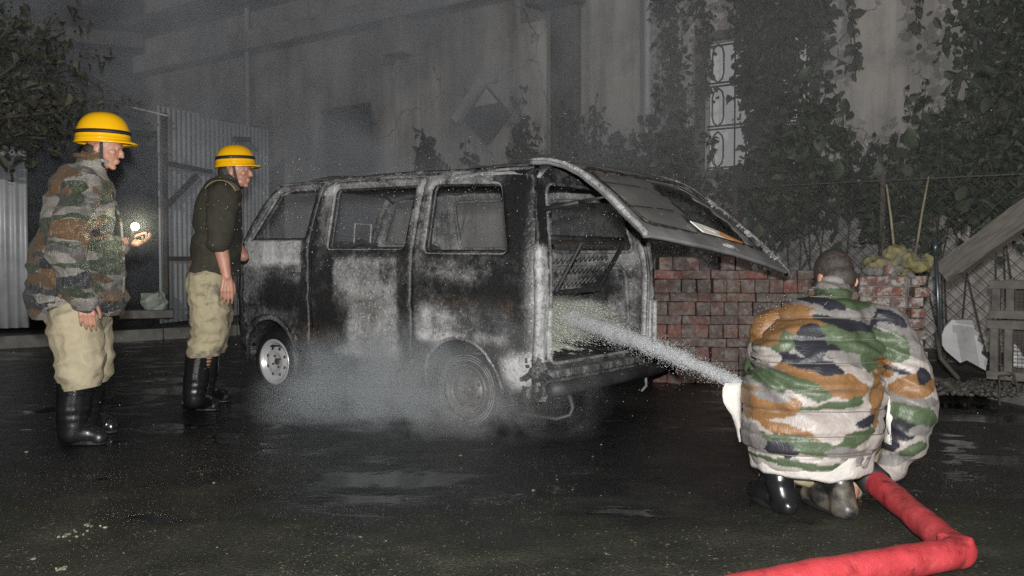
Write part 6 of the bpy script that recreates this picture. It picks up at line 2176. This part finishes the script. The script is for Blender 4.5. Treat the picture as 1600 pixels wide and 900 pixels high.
bush('bush', 'low leafy bush behind the bamboo sticks', [((3.618, 9.200, 1.722), (0.55, 0.3, 0.4)), ((3.949, 9.000, 1.770), (0.5, 0.3, 0.5)), ((4.119, 8.900, 2.073), (0.35, 0.3, 0.5)), ((3.670, 8.700, 1.380), (0.6, 0.2, 0.35))], rv, M['leaf'], 0.1, 20, 40, M['leaf_big'], 6)
bush('bush', 'thick dark bush rising behind the leaning timber', [((4.404, 8.600, 1.918), (0.55, 0.35, 0.55)), ((4.596, 8.300, 2.120), (0.5, 0.3, 0.7)), ((4.155, 8.700, 1.624), (0.5, 0.3, 0.4)), ((4.380, 8.200, 1.419), (0.6, 0.3, 0.4))], rv, M['leaf'], 0.1, 20, 40, None, 6)
bush('sapling', 'spindly sapling beside the cornerwise board on the wall', [((0.130, 12.400, 2.778), (0.16, 0.15, 0.42)), ((0.190, 12.300, 2.421), (0.36, 0.22, 0.3))], rv, M['leaf_grey'], 0.105, 20, 0, None, 2, 'saplings along the wall', 'sapling')
bush('sapling', 'small sapling poking up behind the middle of the van roof', [((-1.176, 13.000, 2.408), (0.28, 0.22, 0.2)), ((-1.203, 13.000, 2.590), (0.14, 0.13, 0.2))], rv, M['leaf_grey'], 0.11, 22, 0, None, 1, 'saplings along the wall', 'sapling')
bush('sapling', 'low seedling just above the van roof left of the board', [((-0.642, 12.700, 2.315), (0.3, 0.2, 0.2))], rv, M['leaf_grey'], 0.105, 20, 0, None, 1, 'saplings along the wall', 'sapling')
bush('weed', 'small yellowish weed in the rubble below the lower crate', [((3.575, 6.500, 0.187), (0.05, 0.05, 0.06))], rv, M['leaf_tree'], 0.05, 12, 0, None, 0, 'weeds', 'weed')

# tree reaching in at upper left: trunk, limbs, drooping twigs, separate leaf clusters
TR = thing('tree', 'olive leaved tree reaching in at the upper left corner', 'tree', (-6.9, 10.6, 0.15))
tk = MB()
base = Vector((-7.1, 10.5, 0.1))
fork = Vector((-6.9, 10.2, 2.3))
tk.tube([base, base.lerp(fork, 0.5) + Vector((0.08, 0, 0)), fork], [0.13, 0.11, 0.09], 10)
tk.build('trunk', M['bark'], TR, smooth=True)
pts = []
rt_ = random.Random(31)
for i in range(22):
    e = Vector(AT_P(rt_.uniform(-40, 110), rt_.uniform(30, 225), rt_.uniform(8.6, 10.2)))
    m1 = fork.lerp(e, 0.5) + rdir(rt_) * 0.2
    MB().tube([fork, m1, e], [0.05, 0.03, 0.01], 6).build('limb', M['bark'], TR, smooth=True)
    for k in range(5):
        c = m1.lerp(e, rt_.uniform(0.3, 1.1)) + rdir(rt_) * 0.25
        for j in range(15):
            pts.append((c + rdir(rt_) * 0.22 * rt_.random() ** 0.5, 1.0))
# long arching twigs towards the shed
tw = MB()
for i in range(22):
    a = Vector(AT_P(rt_.uniform(20, 90), rt_.uniform(110, 190), 9.6))
    e = Vector(AT_P(rt_.uniform(120, 245), rt_.uniform(130, 235), 9.9))
    m1 = a.lerp(e, 0.5) + Vector((0, 0, 0.15))
    tw.tube([a, m1, e], [0.012, 0.008, 0.003], 4, cap=False)
    for j in range(9):
        pts.append((a.lerp(e, rt_.random()) + Vector((0, 0, 0.05)), 0.7))
tag(tw.build('twigs', M['bark'], TR), kind='stuff')
tag(leaves_mb(pts, rt_, 0.095, -0.3).build('crown', M['leaf_tree'], TR), kind='stuff')


# ================================================================== WATER
m, nt, b = new_mat('white_water')
b.inputs['Base Color'].default_value = (0.86, 0.88, 0.9, 1)
b.inputs['Roughness'].default_value = 0.12
b.inputs['IOR'].default_value = 1.33
b.inputs['Transmission Weight'].default_value = 0.25
M['water'] = m
m, nt, b = new_mat('water_core')
b.inputs['Base Color'].default_value = (0.72, 0.74, 0.76, 1)
b.inputs['Roughness'].default_value = 0.2
wn2 = noise_tex(nt, coords(nt), 30, 5, 0.7)
nt.links.new(ramp(nt, wn2, [(0.3, 0.45), (0.5, 1.0)]), b.inputs['Alpha'])
bump(nt, b, noise_tex(nt, coords(nt), 90, 4, 0.7), 1.0, 0.02)
M['water_core'] = m
m, nt, b = new_mat('greenish_white')
b.inputs['Base Color'].default_value = (0.84, 0.9, 0.74, 1)  # pale greenish white for the spray and the floor patch
b.inputs['Roughness'].default_value = 0.3
M['green_tint'] = m
J0, J1 = Vector((1.128, 4.470, 0.428)), Vector((0.297, 6.200, 0.674))
JM = J0.lerp(J1, 0.5) + Vector((0, 0, 0.05))


def jet(t): return J0 * (1 - t) ** 2 + JM * 2 * t * (1 - t) + J1 * t * t


def drops(name, items, mat_, label, cat, parent=None):
    vs, fs = [], []
    O = [(1, 0, 0), (-1, 0, 0), (0, 1, 0), (0, -1, 0), (0, 0, 1), (0, 0, -1)]
    F = [(0, 2, 4), (2, 1, 4), (1, 3, 4), (3, 0, 4), (2, 0, 5), (1, 2, 5), (3, 1, 5), (0, 3, 5)]
    for (p, r_, st, d) in items:
        b0 = len(vs)
        for o in O:
            v_ = Vector(o) * r_
            if st: v_ = v_ + d * (v_.dot(d)) * st
            vs.append(p + v_)
        fs += [tuple(i + b0 for i in f) for f in F]
    o = MB().add(vs, fs).build(name, mat_, parent, smooth=True)
    return tag(o, label, cat, kind='stuff')


rw = random.Random(5)
items = []
for i in range(42000):
    t = rw.random() ** 0.9
    p = jet(t)
    ax = (jet(min(1, t + 0.02)) - jet(max(0, t - 0.02))).normalized()
    rad = 0.02 + 0.048 * t + 0.03 * (0.5 + noise.noise(Vector((t * 14, 0, 2))))
    rr = rad * (rw.random() ** 0.6) * (1.9 if rw.random() < 0.16 else 1.0)
    o = rdir(rw); o = (o - ax * o.dot(ax))
    p = p + o * rr + Vector((0, 0, -0.02 * t * rw.random()))
    items.append((p, rw.uniform(0.0007, 0.0019), rw.uniform(0, 4.0), ax))
drops('water_jet', items, M['water'], 'white jet of water shooting from the hose man into the open van', 'water jet')
cps = [jet(i / 40) + Vector((0.012 * noise.noise(Vector((i * 0.6, 1, 1))), 0, 0.014 * noise.noise(Vector((i * 0.7, 5, 1))))) for i in range(41)]
core = MB().tube(cps, [0.022 + 0.042 * (i / 40) + 0.016 * noise.noise(Vector((i * 1.1, 0, 9))) for i in range(41)], 12)
tag(core.build('water_core', M['water_core'], None, smooth=True), 'milky core of the water jet inside its spray', 'water jet', kind='stuff')
# splash inside the van
items, green_tint = [], []
vm = wmat(VAN)
for i in range(12000):
    p = J1 + Vector((rw.gauss(0.03, 0.18), rw.gauss(-0.05, 0.14), rw.gauss(-0.06, 0.06)))
    loc = vm.inverted() @ p
    if abs(loc.y) > 0.6 or loc.z < 0.40 or loc.z > 0.76 or loc.x < -0.62: continue
    d = (p - J1 + Vector((0.2, 0, 0.0)))
    if d.length < 1e-3: continue
    (green_tint if rw.random() < 0.7 else items).append((p, rw.uniform(0.0009, 0.0026), rw.uniform(0.5, 9), d.normalized()))
drops('splash', items, M['water'], 'white splash where the jet hits the van interior', 'splash')
drops('greenish_spray', green_tint, M['green_tint'], 'pale greenish spray bursting over the van load floor', 'spray')
fm = MB()
vs, fs = [], []
for i in range(26):
    for j in range(22):
        a = -0.52 + 0.62 * i / 25; y = 0.58 - 0.85 * j / 21
        vs.append((a, y, 0.415 + 0.018 * fbm((a, y, 3), 9) + 0.09 * math.exp(-(((a + 0.12) / 0.22) ** 2 + ((y - 0.1) / 0.25) ** 2))))
        if i and j:
            q = i * 22 + j
            ca, cy2 = a - 0.012, y + 0.02
            if noise.noise(Vector((ca * 7, cy2 * 7, 4))) + 0.75 * math.exp(-(((ca + 0.15) / 0.26) ** 2 + ((cy2 - 0.12) / 0.33) ** 2)) > 0.33:
                fs.append((q - 23, q - 1, q, q - 22))
fo_ = MB().add([vm @ Vector(v_) for v_ in vs], fs).build('floor_patch', M['green_tint'], None, smooth=True)
tag(fo_, 'pale green patch on the load floor', 'green_tint', kind='stuff')
# spray hanging in the air round the van
items = []
for i in range(1500):
    x = rw.gauss(0.15, 0.8); Y = rw.uniform(5.0, 7.8); z = rw.uniform(0.1, 1.75)
    items.append((Vector((x, Y, z)), rw.uniform(0.0011, 0.0026), 0, None))
for i in range(380):
    items.append((Vector((rw.uniform(-3.4, 2.6), rw.uniform(4.0, 8.5), rw.uniform(0.05, 1.9))), rw.uniform(0.001, 0.0025), 0, None))
for i in range(420):
    items.append((Vector((rw.uniform(-1.9, 0.7), rw.uniform(5.2, 6.2), rw.uniform(0.95, 1.65))), rw.uniform(0.0016, 0.0034), 0, None))
# fine beads on the hose man's wet shoulders
for i in range(260):
    px_ = rw.uniform(1185, 1300)
    p = Vector(AT_P(px_, 470 + abs(px_ - 1290) * 0.35 + rw.gauss(0, 18), rw.uniform(3.84, 4.1)))
    items.append((p, rw.uniform(0.0008, 0.002), 0, None))
drops('water_spray', items, M['water'], 'tiny bright droplets hanging in the air around the van', 'spray')


# ================================================================== SMOKE
def smoke(name, label, mb, dens, color, scale, lo, hi, centre, radii, power=1.0, aniso=-0.1, seed=0.0):
    """closed smoke body whose density fades to nothing before its faces"""
    m = bpy.data.materials.new(name)
    m.use_nodes = True
    nt = m.node_tree
    nt.nodes.remove(nt.nodes['Principled BSDF'])
    out = nt.nodes['Material Output']
    pv = N(nt, 'ShaderNodeVolumePrincipled')
    pv.inputs['Color'].default_value = (*color, 1)
    pv.inputs['Anisotropy'].default_value = aniso
    tc = N(nt, 'ShaderNodeNewGeometry')
    mp = N(nt, 'ShaderNodeMapping')
    mp.inputs['Location'].default_value = (seed, seed * 2, 0)
    nt.links.new(tc.outputs['Position'], mp.inputs[0])
    nz = noise_tex(nt, mp.outputs[0], scale, 4, 0.6, 1.0)
    n01 = N(nt, 'ShaderNodeMapRange', _From_Min=lo, _From_Max=hi); nt.links.new(nz, n01.inputs[0])
    sb_ = N(nt, 'ShaderNodeVectorMath', operation='SUBTRACT'); nt.links.new(tc.outputs['Position'], sb_.inputs[0]); sb_.inputs[1].default_value = centre
    dv = N(nt, 'ShaderNodeVectorMath', operation='DIVIDE'); nt.links.new(sb_.outputs[0], dv.inputs[0]); dv.inputs[1].default_value = radii
    ln = N(nt, 'ShaderNodeVectorMath', operation='LENGTH'); nt.links.new(dv.outputs[0], ln.inputs[0])
    fall = N(nt, 'ShaderNodeMapRange', _From_Min=1.0, _From_Max=0.25); nt.links.new(ln.outputs['Value'], fall.inputs[0])
    d_ = mth(nt, 'MULTIPLY', mth(nt, 'MULTIPLY', n01.outputs[0], mth(nt, 'POWER', fall.outputs[0], power)), dens)
    nt.links.new(d_, pv.inputs['Density'])
    nt.links.new(pv.outputs[0], out.inputs['Volume'])
    o = mb.build(name, m, None)
    return tag(o, label, 'smoke', kind='stuff')


def ebox(c, r_): return MB().box(c, (r_[0] * 2.02, r_[1] * 2.02, r_[2] * 2.02))


SM = [('smoke_bank', 'thin grey smoke drifting over the back of the yard', (-2.2, 12.8, 3.9), (9.0, 5.0, 4.2), 0.55, (0.84, 0.9, 1.0), 0.55, 0.42, 0.64),
      ('smoke_cloud', 'bluish smoke rolling out from under the van', (-0.85, 6.0, 0.16), (0.95, 0.7, 0.5), 4.2, (0.86, 0.94, 1.0), 2.2, 0.42, 0.66),
      ('smoke_cloud', 'grey smoke curling round the burnt rear wheel', (-0.2, 5.45, 0.2), (0.85, 0.55, 0.65), 1.15, (0.92, 0.93, 0.95), 3.0, 0.42, 0.66),
      ('smoke_bank', 'thin haze of smoke over the bushes at right', (3.4, 10.2, 1.9), (4.6, 3.4, 4.0), 0.17, (0.92, 0.93, 0.95), 0.6, 0.2, 0.7),
      ('spray_mist', 'pale mist where the jet bursts inside the van', (0.34, 6.12, 0.64), (0.42, 0.36, 0.17), 9.0, (0.96, 1.0, 0.86), 6.0, 0.3, 0.65),
      ('smoke_cloud', 'faint smoke lingering inside the gutted cabin', (-0.6, 6.9, 1.15), (1.7, 1.2, 0.9), 0.16, (0.9, 0.93, 0.97), 1.5, 0.3, 0.7)]
SM.append(('torch_glow', 'small haze ball added to give the phone torch its glow', (-2.146, 5.200, 1.229), (0.2, 0.2, 0.2), 0.45, (1, 1, 0.92), 3.0, 0.0, 0.5))  # added haze ball that makes the torch's halo
for i, (nm, lab, c, rr, dn, col, sc_, lo, hi) in enumerate(SM):
    cc = list(c); cut = ebox(c, rr)
    # keep the smoke bodies above the ground sheet
    cut.v = [(p[0], p[1], max(p[2], 0.006 + 0.002 * i)) for p in cut.v]
    smoke(nm, lab, cut, dn, col, sc_, lo, hi, c, rr, 1.0, -0.1, i * 3.7)
